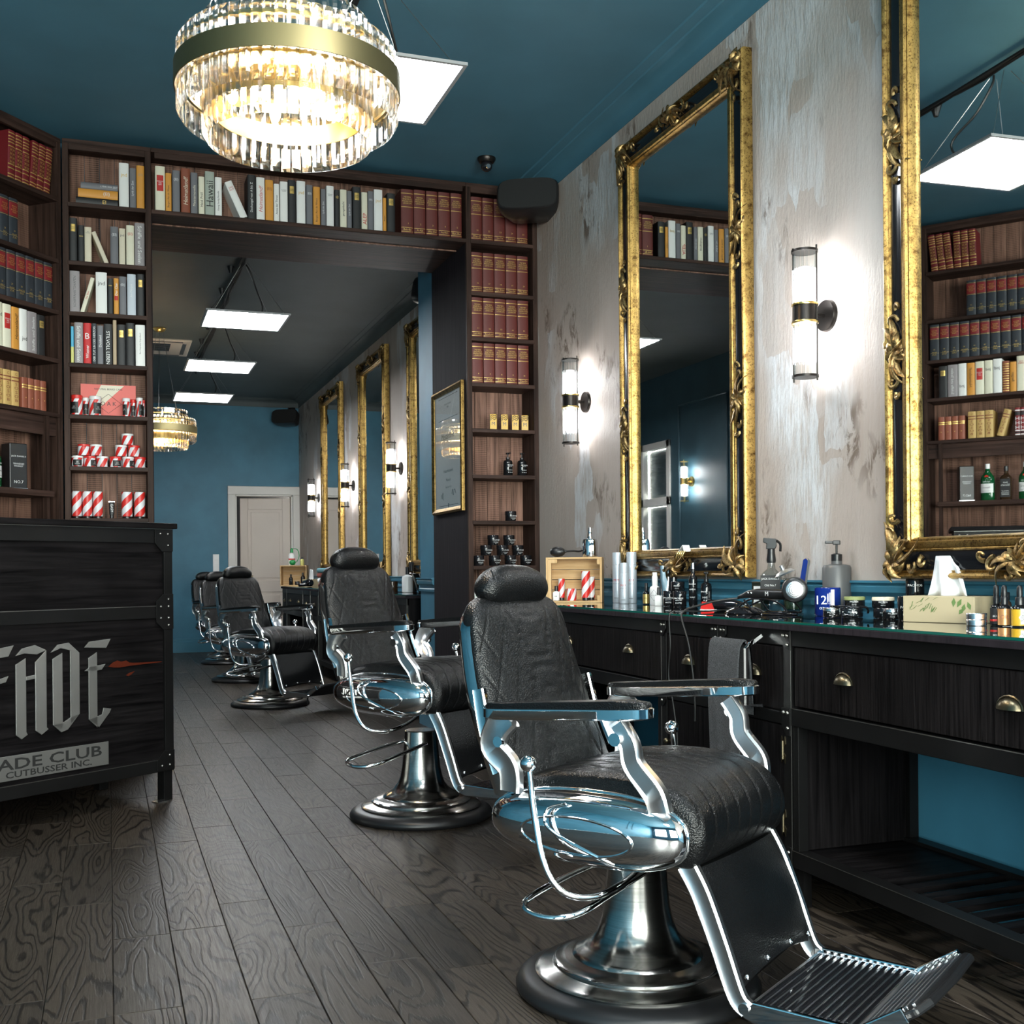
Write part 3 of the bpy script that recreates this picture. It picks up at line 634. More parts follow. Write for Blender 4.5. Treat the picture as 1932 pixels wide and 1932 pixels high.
for q in range(4):
    zs = ZS[q]
    for i in range(5):
        book((0, 6.78), 0, 2.200 + i * .0765, zs, .073, [.276, .254, .254, .254][q], 'red', SH[q] + WR, i, ([21, 16, 11, 6][q], [['Wer-Z', 'Tat-Wem', 'Spe-Tas', 'Sch-Spd', 'Rub-Sca'], ['Rand-Schd', 'Pole-Rand', 'Or-Pole', 'Nau-Or', 'Mo-Nat'], ['Lem-Mob', 'Kre-Lem', 'J-Kre', 'Hof-Iz', 'Gem-Hof'], ['Gam-Gem', 'Fi-Gal', 'Enz-Fh', 'Do-Eny', 'Czu-Dn']][q]), y=.028)
DB = lambda t, w: (WD + t - w / 2)
# angled bookcase, places given from its right end
def drow(zi, items, y=.02):
    n_ = len(items)
    for i, (t, wd, ht, st, de, ln) in enumerate(reversed(items)):
        book(DORG, RZD, WD + t - wd / 2, DZS[zi], wd, ht, st, SH[zi] + WDG, i, de, y=y, lean=R(ln), state=' leaning right' if ln > 0 else (' leaning left' if ln < 0 else ''))
drow(0, [(-.062 - i * .051, .047, .262, 'ornate', (), 6 if i < 3 else 2) for i in range(6)])
drow(1, [(-.294 - i * .066, .062, .245, 'brock', (), 0) for i in range(13)])
drow(2, [(-.046 - i * .067, .063, .252, 'brock', (), 0) for i in range(17)])
R4 = [('blackg', ()), ('mauve', [('v', 'Schiffe und Seelen', .48, .8, .55, 'white_label')]), ('white', [('e', 'jnd', .3, 'grey_plastic')]), ('orange', [('v', 'Heimatland!', .55, .6, .5, 'black_print', 1)]), ('cream', [('label', 'SCHULE\nDES\nKAT', .45, .80)]), ('cream', [('e', 'jnd', .72, 'grey_plastic')]), ('white', [('e', 'jnd', .72, 'grey_plastic')]), ('striped', ()), ('orange', [('v', 'Bergen', .5, .5, .5, 'black_print')]), ('cream', [('e', 'DAS\nLEBEN', .82, 'red_print')]), ('blackg', ()), ('grey', EM()), ('white', ()), ('orange', EM('b_brown')), ('bone', ()), ('grey', ()), ('cream', ()), ('black', ()), ('white', ())]
t_ = -.105; it = []
for i, (st, de) in enumerate(R4):
    w_ = [.056, .068, .054, .052, .058, .052, .056, .044, .042, .056][i % 10]; it.append((t_, w_, [.222, .226, .228, .226, .23, .232, .236, .215, .205, .24][i % 10], st, de, 0)); t_ -= w_ + .003
drow(3, it)
it = [(-.098 - i * .045, .043, .165, 'leather', (), 0) for i in range(4)] + [(-.296 - i * .056, .053, .187, 'goldtan', (), 0) for i in range(3)] + [(-.482, .045, .185, 'goldtan', (), -16)] + [(-.60 - i * .034, .0325, .19, 'check', (), 0) for i in range(16)]
drow(4, it)
# ------------------------------------------------------------------ small goods
def vessel(name, label, cat, loc, rz, parts, texts=(), group=None, n=20):
    t = thing(name, label, cat, loc, rz, group)
    for p in parts:
        g = G(); g.lathe(p[1], n); o = build(g, p[0], p[2], t, smooth=40)
    for s, z, fw, fh, mt, r in texts: letter(t, s, (0, -r - .0006, z), fw, fh, mt)
    return t
def cylp(r, z0, z1, c=.002): return [(0, z0), (r - c, z0), (r, z0 + c), (r, z1 - c), (r - c, z1), (0, z1)]
Yc = 6.86
# cans on the shelf left of the passage
def label_can(label, x, z, r, h, lidm, rz=0, group='striped product cans left of passage', y=Yc):
    t = thing('product_can', label, 'can', (x, y, z), rz, group)
    g = G(); g.lathe(cylp(r, 0, h * .82), 20); build(g, 'can_body', 'stripe_jar', t, smooth=40)
    g = G(); g.lathe([(r - .002, h * .82), (r + .001, h * .825), (r + .001, h * .98), (r - .002, h), (0, h)], 20); build(g, 'lid', lidm, t, smooth=40)
    g = G(); a0, a1 = -2.35, -.8; P_ = [((r + .0007) * math.cos(a0 + (a1 - a0) * i / 8), (r + .0007) * math.sin(a0 + (a1 - a0) * i / 8)) for i in range(9)]
    g.rings([[(x_, y_, h * .12) for x_, y_ in P_] + [(x_ * .97, y_ * .97, h * .12) for x_, y_ in reversed(P_)], [(x_, y_, h * .66) for x_, y_ in P_] + [(x_ * .97, y_ * .97, h * .66) for x_, y_ in reversed(P_)]]); lb = build(g, 'paper_label', 'black_print', t, smooth=40)
    letter(t, 'OAK\nberlin\nbeard care', (0, -r - .0012, h * .40), r * .8, h * .42, 'silver_print'); return t
ZS = [q + .0007 for q in ZS]; ZA, ZB, ZC = ZS[4], ZS[5], ZS[6]
for i, (x, r, h, lm, lb) in enumerate(((-.155, .030, .116, 'red_can', 'tall red-lidded can at the left end of the card shelf'), (-.108, .019, .108, 'white_gloss', 'slim white-lidded can between two wider cans, left of the coral card'), (-.058, .032, .114, 'white_gloss', 'wide white-lidded can in front of the coral card'),
     (.108, .020, .110, 'white_gloss', 'slim can just right of the diamond on the coral card'), (.146, .016, .108, 'red_can', 'slim red-lidded can between two white-lidded cans on the card shelf'), (.180, .017, .116, 'white_gloss', 'slim white-lidded can second from the right on the card shelf'), (.204, .0065, .104, 'red_can', 'thin red can at the right end of the card shelf'))):
    label_can(lb, x, ZA, r, h, lm, rz=(i % 3) * .5 - .5, y=Yc - .01 + (.03 if i in (1, 4) else 0))
t = thing('display_card', 'coral and cream beard care display card with a diamond outline', 'card', (.013, Yc + .062, ZA))
g = G(); g.box(-.149, .149, 0, .004, .0, .194); build(g, 'card', 'coral_card', t)
g = G(); g.prism([(-.08, .0), (.0, 0), (.105, .194), (.04, .194)], -.0012, 0, 1)
g = G(); g.prism([(-.105, .05), (-.105, .005), (.085, .19), (-.04, .19)], -.0012, 0, 1); build(g, 'cream_stripe', 'cream_card', t)
g = G(); g.prism([(.10, .0), (.149, 0), (.149, .045)], -.0012, 0, 1); build(g, 'cream_stripe', 'cream_card', t)
g = G(); g.tube([(0, -.002, .03), (.07, -.002, .085), (0, -.002, .14), (-.07, -.002, .085)], .0012, 4, closed=True); build(g, 'diamond_outline', 'black_print', t)
letter(t, 'O A K', (0, -.002, .085), .09, .022, 'black_print'); letter(t, 'NATURAL BEARD CARE', (0, -.002, .168), .18, .010, 'black_print')
jl = [(-.1545, 0, 'bottom left'), (-.0885, 0, 'bottom middle'), (-.0225, 0, 'bottom right'), (-.121, .066, 'upper left'), (-.055, .066, 'upper right')]
for i, (x, dz, wd_) in enumerate(jl): label_can('small striped jar, %s of the left-hand jar pile' % wd_, x, ZB + dz, .032, .064, ('white_gloss', 'red_can')[i % 2], rz=i * .9, group='striped jars left of passage')
jl = [(.048, 0, 'bottom left'), (.116, 0, 'bottom middle'), (.182, 0, 'bottom right'), (.078, .066, 'upper left'), (.148, .066, 'upper right'), (.113, .132, 'topmost')]
for i, (x, dz, wd_) in enumerate(jl): label_can('small striped jar, %s of the right-hand jar pile' % wd_, x, ZB + dz, .032, .064, ('red_can', 'white_gloss')[i % 2], rz=i * .7 + .3, group='striped jars left of passage')
for i, (x, wd_) in enumerate(((-.160, 'first'), (-.104, 'second'), (-.048, 'third'), (.107, 'fourth'), (.176, 'fifth'))):
    r = .0265 if i < 3 else .030; t = thing('striped_tube', 'red and white diagonally striped tube, %s from the left on the bottom open shelf' % wd_, 'tube', (x, Yc - .01, ZC), R((-12, 0, 8, 5, -6)[i]), 'striped tubes left of passage')
    g = G(); g.lathe([(0, .012), (r - .002, .012), (r, .014), (r, .150), (r - .002, .152), (0, .152)], 24); build(g, 'tube_body', 'stripe_tube', t, smooth=40)
    g = G(); g.lathe([(0, 0), (r * .8, 0), (r * .8, .012), (0, .012)], 20); build(g, 'cap', 'plastic_black', t, smooth=40)
t = thing('cosmetic_tube', 'small black squeeze tube between the striped tubes', 'tube', (.025, Yc - .01, ZC), .1)
g = G(); g.rings([[(.013 * math.cos(a), .013 * math.sin(a), .022) for a in [i * math.pi / 6 for i in range(12)]], [(.016 * math.cos(a), .003 * math.sin(a), .095) for a in [i * math.pi / 6 for i in range(12)]]]); build(g, 'tube_body', 'plastic_black', t, smooth=40)
g = G(); g.lathe(cylp(.011, 0, .022), 14); build(g, 'cap', 'plastic_black', t, smooth=40)
g = G(); g.box(-.0165, .0165, -.002, .002, .092, .099); build(g, 'crimp', 'tin_silver', t); letter(t, 'EASY', (0, -.0125, .058), .05, .014, 'silver_print', 'd')
# angled case: gin bottles, whiskey, black tin
def gin(label, x):
    p = at(DORG, RZD, x, .085, 1.5535); t = thing('gin_bottle', label, 'bottle', p, RZD + .1, 'bottles on the angled case ledge')
    def ov(r, k=.62, c=0): return [(r * math.cos(a), r * k * math.sin(a), c) for a in [i * math.pi / 12 for i in range(24)]]
    g = G(); g.rings([ov(.043), ov(.046, .62, .01), ov(.046, .62, .15), ov(.043, .62, .165), ov(.026, .7, .19), ov(.016, 1, .205), ov(.014, 1, .225)]); build(g, 'bottle_glass', 'green_glass', t, smooth=40)
    g = G(); g.rings([ov(.0165, 1, .222), ov(.0165, 1, .256)]); build(g, 'cap', 'white_gloss', t, smooth=40)
    g = G(); P_ = [((.0468) * math.cos(a), .0468 * .62 * math.sin(a)) for a in [math.pi * (1.15 + .7 * i / 10) for i in range(11)]]
    g.rings([[(a, b, .055) for a, b in P_] + [(a * .97, b * .97, .055) for a, b in reversed(P_)], [(a, b, .118) for a, b in P_] + [(a * .97, b * .97, .118) for a, b in reversed(P_)]]); build(g, 'paper_label', 'white_label', t, smooth=40)
    g = G(); g.lathe([(0, 0), (.013, 0), (.013, .003), (0, .003)], 16, ax=1); build(g, 'seal', 'red_can', t, (0, -.0235, .165), (R(10), 0, 0))
    letter(t, 'Tanqueray', (0, -.0300, .09), .055, .016, 'black_print', shear=.3); letter(t, 'LONDON DRY GIN', (0, -.0300, .066), .05, .008, 'black_print'); letter(t, 'IMPORTED', (0, -.0295, .13), .045, .008, 'silver_print'); return t
gin('green gin bottle beside the black tin on the corner ledge', WD - .41); gin('green gin bottle farther along the corner ledge, past the whiskey', WD - .655)
p = at(DORG, RZD, WD - .53, .085, 1.5535); t = thing('whiskey_bottle', 'square whiskey bottle between the two green gin bottles', 'bottle', p, RZD)
def sq(r, z, e=4.0): return [(r * math.copysign(abs(math.cos(a)) ** (2 / e), math.cos(a)), r * math.copysign(abs(math.sin(a)) ** (2 / e), math.sin(a)), z) for a in [i * math.pi / 12 for i in range(24)]]
g = G(); g.rings([sq(.034, 0), sq(.036, .006), sq(.036, .15, 5), sq(.033, .162), sq(.016, .178, 2.2), sq(.012, .19, 2), sq(.012, .205, 2)]); build(g, 'bottle_glass', 'amber_glass', t, smooth=40)
g = G(); g.lathe(cylp(.0145, .20, .235), 16); build(g, 'cap', 'plastic_black', t, smooth=40)
g = G(); g.box(-.032, .032, -.0368, -.0362, .02, .145); build(g, 'paper_label', 'b_black', t)
letter(t, 'Jack\nDaniel\'s', (0, -.0375, .112), .055, .045, 'white_label'); letter(t, 'Old No.7\nTennessee\nWHISKEY', (0, -.0375, .05), .05, .05, 'white_label')
p = at(DORG, RZD, WD - .265, .09, 1.5535); t = thing('tin_box', 'tall black metal whiskey tin box standing in the angled bookcase', 'box', p, RZD - .35)
g = G(); g.box(-.048, .048, -.048, .048, .006, .245); build(g, 'tin', 'plastic_black', t, bevel=.004); g = G(); g.box(-.05, .05, -.05, .05, 0, .008); build(g, 'foot_rim', 'tin_silver', t)
letter(t, 'JACK DANIEL\'S', (0, -.0488, .175), .08, .014, 'silver_print'); letter(t, 'TENNESSEE\nWHISKEY', (0, -.0488, .13), .06, .03, 'silver_print'); letter(t, 'NO.7', (0, -.0488, .04), .05, .02, 'silver_print')
# right case: gold boxes, pump bottles, black jars, tin
for i, x in enumerate((2.317, 2.392, 2.465, 2.530)):
    t = thing('gift_box', 'small gilt carton marked M, %s from the left right of the passage' % ORD[i], 'box', (x, Yc, ZS[4]), R(-16), 'gilt cartons')
    g = G(); g.box(-.022, .022, -.022, .022, 0, .102); build(g, 'carton', 'mustard_label', t, bevel=.0015)
    g = G()
    for k in range(3): g.tube(smooth_path([(-.02, -.0225, .062 + k * .012), (-.006, -.0225, .074 + k * .011), (.008, -.0225, .066 + k * .012), (.021, -.0225, .082 + k * .009)], 5), .002, 5)
    build(g, 'swirl_print', 'plastic_black', t); letter(t, 'M', (0, -.023, .042), .022, .022, 'plastic_black')
    g = G(); g.box(-.0226, -.022, -.021, .021, .002, .1); build(g, 'side_print', 'plastic_black', t)
def pump(label, loc, rz, r, h, body, txt, group=None, tm='silver_print'):
    t = vessel('pump_bottle', label, 'bottle', loc, rz, [('bottle_body', [(0, 0), (r - .003, 0), (r, .004), (r, h * .58), (r * .85, h * .66), (r * .4, h * .70), (r * .36, h * .74), (0, h * .74)], body), ('pump_collar', [(0, h * .72), (r * .42, h * .72), (r * .42, h * .79), (0, h * .79)], 'plastic_black'), ('pump_stem', [(0, h * .79), (.004, h * .79), (.004, h * .94), (0, h * .94)], 'plastic_black')], [(s, z * h, fw * r, fh * h, tm, r) for s, z, fw, fh in txt], group)
    g = G(); g.box(-.010, .010, -.010, .010, h * .93, h); g.box(-.006, .006, -.034, -.008, h * .95, h * .99); build(g, 'pump_head', 'plastic_black', t, bevel=.003); return t
PAC = [('PACINOS', .46, 1.5, .055), ('signature line', .40, 1.3, .03), ('SHAMPOO', .25, 1.1, .035), ('• • •', .15, 1.0, .03)]
pump('black pump bottle, left of the pair on the shelf right of passage', (2.413, Yc, ZS[5]), .2, .030, .150, 'black_glass', PAC, 'pump bottles on the shelf'); pump('black pump bottle, right of the pair on the shelf right of passage', (2.508, Yc, ZS[5]), .2, .030, .150, 'black_glass', PAC, 'pump bottles on the shelf')
def blackjar(label, loc, rz=.2, r=.037, h=.064, group=None):
    return vessel('styling_jar', label, 'jar', loc, rz, [('jar_body', [(0, 0), (r * .86, 0), (r * .92, .004), (r * .96, h * .62), (0, h * .62)], 'black_glass'), ('lid', [(0, h * .62), (r, h * .62), (r, h * .97), (r * .96, h), (0, h)], 'plastic_gloss')], [('PACINOS', h * .52, r * 1.35, h * .16, 'silver_print', r * .975), ('POMADE', h * .30, r * .9, h * .10, 'silver_print', r * .96), ('signature', h * .17, r * .8, h * .07, 'silver_print', r * .95)], group)
blackjar('single black jar standing alone on a shelf right of the passage', (2.428, Yc, ZS[6]))
for i, (x, dz, nm) in enumerate([(2.206, 0, 'bottom row, first'), (2.313, 0, 'bottom row, second'), (2.419, 0, 'bottom row, third'), (2.524, 0, 'bottom row, fourth'), (2.257, .0645, 'middle row, first'), (2.365, .0645, 'middle row, second'), (2.470, .0645, 'middle row, third'), (2.305, .129, 'top row, first'), (2.411, .129, 'top row, second')]):
    blackjar('black jar in the jar pyramid, %s from left' % nm, (x, Yc - .01, ZS[7] + dz), .15 + .1 * (i % 3), group='pyramid of black jars')
t = thing('soap_carton', 'white green and red soap carton on a low shelf behind the front chair', 'box', (2.225, Yc, ZS[8]), -.2)
g = G(); g.box(-.045, .045, -.03, .03, 0, .135); build(g, 'carton', 'white_label', t, bevel=.002); g = G(); g.prism([(-.04, .10), (-.005, .128), (.03, .128), (-.01, .085)], -.0315, -.0305, 1); build(g, 'leaf_print', 'green_plastic', t); letter(t, 'PRORASO', (0, -.0318, .07), .075, .016, 'red_print')
# loose leather book edge beside the oxblood row
# loudspeakers and dome camera
def speaker(label, loc, rz, tilt=-14):
    t = thing('loudspeaker', label, 'speaker', loc, rz, 'black wall loudspeakers')
    g = G(); sec = lambda s, y: [(s * .19 * math.copysign(abs(math.cos(a)) ** .45, math.cos(a)), y, s * .105 * math.copysign(abs(math.sin(a)) ** .5, math.sin(a))) for a in [i * math.pi / 16 for i in range(32)]]
    g.rings([sec(.96, -.10), sec(1, -.09), sec(.98, -.0), sec(.72, .12), sec(.6, .13)]); b = build(g, 'cabinet', 'plastic_black', t, rot=(R(tilt), 0, 0), smooth=40)
    g = G(); g.rings([sec(.93, -.106), sec(.95, -.1005)]); build(g, 'grille', 'speaker_cloth', b, smooth=40)
    g = G(); g.tube(smooth_path([(0, .02, .08), (0, .10, .15), (0, .2, .13)], 5), .014, 8); g.box(-.05, .05, .18, .20, .09, .18); build(g, 'wall_bracket', 'plastic_black', t, smooth=40); return t
speaker('black loudspeaker hung in the front corner over the encyclopedias', (2.46, 6.55, 3.36), R(-28)); speaker('black loudspeaker in the far corner above the last mirror', (2.38, 16.08, 3.25), R(-30)); speaker('black loudspeaker half hidden behind the passage pillar', (2.40, 8.40, 3.22), R(-150))
t = thing('dome_camera', 'small dark dome camera on the ceiling above the bookcase', 'camera', (2.15, 6.45, CEIL))
g = G(); g.lathe([(0, 0), (.055, 0), (.055, -.012), (.042, -.03), (0, -.03)], 20); build(g, 'mount', 'bronze_dark', t, smooth=40)
g = G(); g.sphere(.036, (0, 0, -.045)); build(g, 'eyeball', 'plastic_gloss', t, smooth=50); g = G(); g.cyl(.014, 0, .012, 12, (0, -.028, -.06), ax=1); build(g, 'lens', 'chrome', t)
# framed certificate on the passage jamb
t = thing('framed_certificate', 'gold framed certificate hanging on the dark passage jamb', 'picture', (PX1 - .005, 7.19, 1.89), R(-90))
fw, fh = .345, .41
g = G(); n_ = [(0, 0), (0, -.02), (.012, -.026), (.022, -.018), (.034, -.012), (.034, 0)]
def sweep(g, hw_, hh_, prof, m=0):
    """mitred moulding round a rectangle, prof: (inset, y)"""
    cs = [(-1, -1), (1, -1), (1, 1), (-1, 1)]; rs = []
    for sx, sz in cs: rs.append([(sx * (hw_ - a), y, sz * (hh_ - a)) for a, y in prof])
    g.rings(rs, m, closed=True); return g
sweep(g, fw, fh, n_); build(g, 'picture_frame', 'gold_leaf', t, smooth=25)
g = G(); g.box(-fw + .03, fw - .03, -.006, -.002, -fh + .03, fh - .03); sh = build(g, 'certificate_sheet', 'white_label', t)
for s, z, a, b in (('Handwerkskammer\nErfurt', .30, .16, .045), ('Meisterbrief', .10, .30, .05), ('Friseurhandwerk', -.13, .22, .035), ('Meisterin', -.19, .12, .02), ('Erfurt, den 9. Juli', -.24, .14, .018)): letter(t, s, (0, -.0066, z), a, b, 'black_print')
g = G()
for z in (.355, .21, -.36): g.box(-.22, .22, -.0068, -.006, z, z + .003)
g.tube(smooth_path([(-.16, -.0066, -.28), (-.15, -.0066, -.31), (-.13, -.0066, -.27), (-.12, -.0066, -.32)], 4), .0012, 4); g.tube(smooth_path([(.08, -.0066, -.29), (.10, -.0066, -.26), (.11, -.0066, -.30), (.14, -.0066, -.26), (.17, -.0066, -.29)], 4), .0012, 4); g.box(-.008, .008, -.0068, -.006, -.375, -.345); build(g, 'ruled_lines', 'black_print', sh)
g = G(); g.box(-fw + .03, fw - .03, -.0105, -.009, -fh + .03, fh - .03); build(g, 'picture_glass', 'picture_glass', t)
# ------------------------------------------------------------------ mirrors
def ornament_mesh(kind):
    """carved acanthus cluster in the x-z plane, standing proud towards -y"""
    r2 = random.Random({'corner': 3, 'side': 8, 'centre': 15}[kind]); g = G()
    def scroll(x, z, s, a0, turn, r, y=-.05):
        pts = []; rr = []
        for i in range(15):
            t_ = i / 14; a = a0 + turn * t_ * 1.5 * math.pi; q = s * (1 - .8 * t_)
            pts.append((x + q * math.cos(a), y - .012 * math.sin(t_ * 3), z + q * math.sin(a))); rr.append(r * (1 - .55 * t_))
        g.tube(pts, rr, 6)
    def leaf(x, z, ln, a, w_, y=-.05):
        pts = [(x + ln * t_ * math.cos(a + .5 * t_ * t_), y - .018 * math.sin(math.pi * t_), z + ln * t_ * math.sin(a + .5 * t_ * t_)) for t_ in [i / 6 for i in range(7)]]
        g.tube(pts, [w_ * q for q in (.35, .8, 1, .95, .75, .45, .12)], 6, flat=.45)
    if kind == 'corner':
        g.sphere(.045, (.062, -.05, .062), 10, 6, sc=(1, .5, 1))
        for a, ln in ((5, .15), (28, .10), (45, .09), (62, .10), (85, .15), (-20, .06), (110, .06), (225, .07), (180, .06), (270, .06)): leaf(.06, .06, ln, R(a), .016)
        for x, z, s, a0, tn in ((.16, .05, .03, 180, 1), (.05, .16, .03, 270, -1), (.21, .06, .022, 120, 1), (.06, .21, .022, 330, -1), (.11, .11, .022, 40, 1), (.03, .03, .022, 90, 1)): scroll(x, z, s, R(a0), tn, .009)
    else:
        ln_ = .17 if kind == 'side' else .15
        g.sphere(.04, (.06, -.05, 0), 10, 6, sc=(.9, .5, 1.2))
        for a, ln in ((80, .13), (100, .12), (-80, .13), (-100, .12), (20, .05), (-20, .05), (160, .05), (200, .05), (55, .07), (-55, .07), (125, .06), (-125, .06)): leaf(.06, 0, ln, R(a), .015)
        for x, z, s, a0, tn in ((.045, .10, .026, 0, 1), (.075, .145, .018, 200, -1), (.045, -.10, .026, 0, -1), (.075, -.145, .018, 160, 1), (.02, .03, .02, 90, 1), (.10, -.03, .02, 270, 1)): scroll(x, z, s, R(a0), tn, .0085)
    return g.mesh(kind + '_ornament', 'gold_ornament', 50)
ORN = {k: ornament_mesh(k) for k in ('corner', 'side', 'centre')}
MW, MH = .622, 1.122
def mirror(label, y, x=XR - .012, dz=0.0, turn=0.0, zc=2.182):
    t = thing('wall_mirror', label, 'mirror', (x, y, zc), R(-90) + turn, 'gilt wall mirrors')
    g = G(); sweep(g, MW, MH, [(0, 0), (0, -.040), (.005, -.050), (.011, -.053), (.018, -.048), (.022, -.040), (.027, -.043), (.031, -.034), (.031, 0)]); build(g, 'outer_moulding', 'gold_leaf', t, smooth=28)
    g = G(); sweep(g, MW, MH, [(.030, -.036), (.040, -.040), (.060, -.042), (.080, -.040), (.090, -.037), (.090, 0), (.030, 0)]); build(g, 'black_cove', 'frame_black', t, smooth=40)
    g = G(); sweep(g, MW, MH, [(.089, -.036), (.091, -.043), (.096, -.046), (.100, -.044), (.102, -.048), (.110, -.051), (.120, -.050), (.124, -.042), (.130, -.042), (.134, -.034), (.137, -.020), (.137, 0), (.089, 0)]); build(g, 'inner_moulding', 'gold_leaf', t, smooth=28)
    g = G(); g.box(-MW + .134, MW - .134, -.018, -.012, -MH + .134, MH - .134); build(g, 'mirror_glass', 'mirror_silver', t)
    g = G(); g.box(-MW + .01, MW - .01, -.008, 0, -MH + .01, MH - .01); build(g, 'backing', 'rubber_black', t)
    for sx, sz in ((-1, -1), (1, -1), (1, 1), (-1, 1)): reuse(ORN['corner'], 'corner_ornament', t, (sx * (MW + .004), 0, sz * (MH + .004)), (0, 0, 0), (-sx, 1, -sz))
    for sx in (-1, 1):
        for zz in (-.36, .36): reuse(ORN['side'], 'side_ornament', t, (sx * (MW + .002), 0, zz), (0, 0, 0), (-sx, .8, 1))
    for sz in (-1, 1): reuse(ORN['centre'], 'centre_ornament', t, (0, 0, sz * (MH + .002)), (0, R(-90) * 1, 0), (-sz if True else 1, 1, 1))
    return t
mirror('tall gilt mirror above the tissue box, cut by the right edge of the picture', 2.60, XR - .078, turn=R(-1.5))
mirror('tall gilt mirror above the wooden crate in the front room', 4.822)
mirror('tall gilt mirror in the rear room, mostly hidden by the passage pillar', 9.32); mirror('middle gilt mirror of the three in the rear room', 11.42); mirror('farthest gilt mirror, beside the door in the rear room', 13.69)
# ------------------------------------------------------------------ wall sconces
def sconce(label, y, x=XR, z=2.06, rz=R(-90), metal='bronze_dark', tubem='lamp_tube', s=1.0):
    t = thing('wall_sconce', label, 'lamp', (x, y, z), rz, 'glass rod wall sconces')
    g = G(); g.lathe([(0, 0), (.062, 0), (.062, .012), (.058, .020), (0, .022)], 28, ax=1); build(g, 'wall_plate', metal, t, smooth=40)
    g = G(); g.cyl(.009, 0, .075, 12, (0, -.018, 0), ax=1); build(g, 'arm', metal, t, smooth=40)
    cy = -.105
    g = G(); g.lathe([(0, -.036), (.045, -.036), (.045, .036), (0, .036)], 28, (0, cy, 0)); hb_ = build(g, 'collar', metal, t, smooth=40)
    for z0 in (-.038, .030):
        g = G(); g.lathe([(.03, z0), (.0495, z0), (.0505, z0 + .004), (.0495, z0 + .009), (.03, z0 + .009)], 28, (0, cy, 0)); build(g, 'brass_ring', 'brass', hb_, smooth=40)
    for sg in (-1, 1):
        g = G(); g.lathe([(0, sg * .232), (.050, sg * .232), (.050, sg * .241), (0, sg * .241)], 28, (0, cy, 0)); build(g, 'end_disc', metal, t, smooth=40)
        g = G(); g.lathe([(.012, sg * .036), (.024, sg * .05), (.026, sg * .08), (.026, sg * .16), (.022, sg * .175), (.001, sg * .178)], 18, (0, cy, 0)); build(g, 'lamp_tube', tubem, t, smooth=50)
        g = G(); g.cyl(.013, min(sg * .03, sg * .06), max(sg * .03, sg * .06), 12, (0, cy, 0)); build(g, 'socket', 'bronze_dark', t)
        for k in range(16):
            a = 2 * math.pi * k / 16; reuse(ROD, 'glass_rod', t, (.041 * math.cos(a), cy + .041 * math.sin(a), sg * .134))
    for a in (R(35), R(215)):
        g = G(); g.cyl(.0035, -.255, .255, 8, (.046 * math.cos(a), cy + .046 * math.sin(a), 0)); build(g, 'tie_rod', metal, t)
    return t
g = G(); g.cyl(.0062, -.098, .098, 7); ROD = g.mesh('glass_rod', 'clear_glass', 50)
sconce('twin glass wall sconce between the two front mirrors', 3.69); sconce('twin glass wall sconce between the front mirror and the bookcase', 6.01)
sconce('twin glass wall sconce nearest the passage pillar in the rear room', 10.37); sconce('twin glass wall sconce between the two farther rear mirrors', 12.56); sconce('twin glass wall sconce beside the far door', 14.78)
sconce('brass wall sconce on the rear room\'s left wall, seen in the mirror', 12.2, -1.5, 2.15, R(90), 'brass', 'lamp_tube')
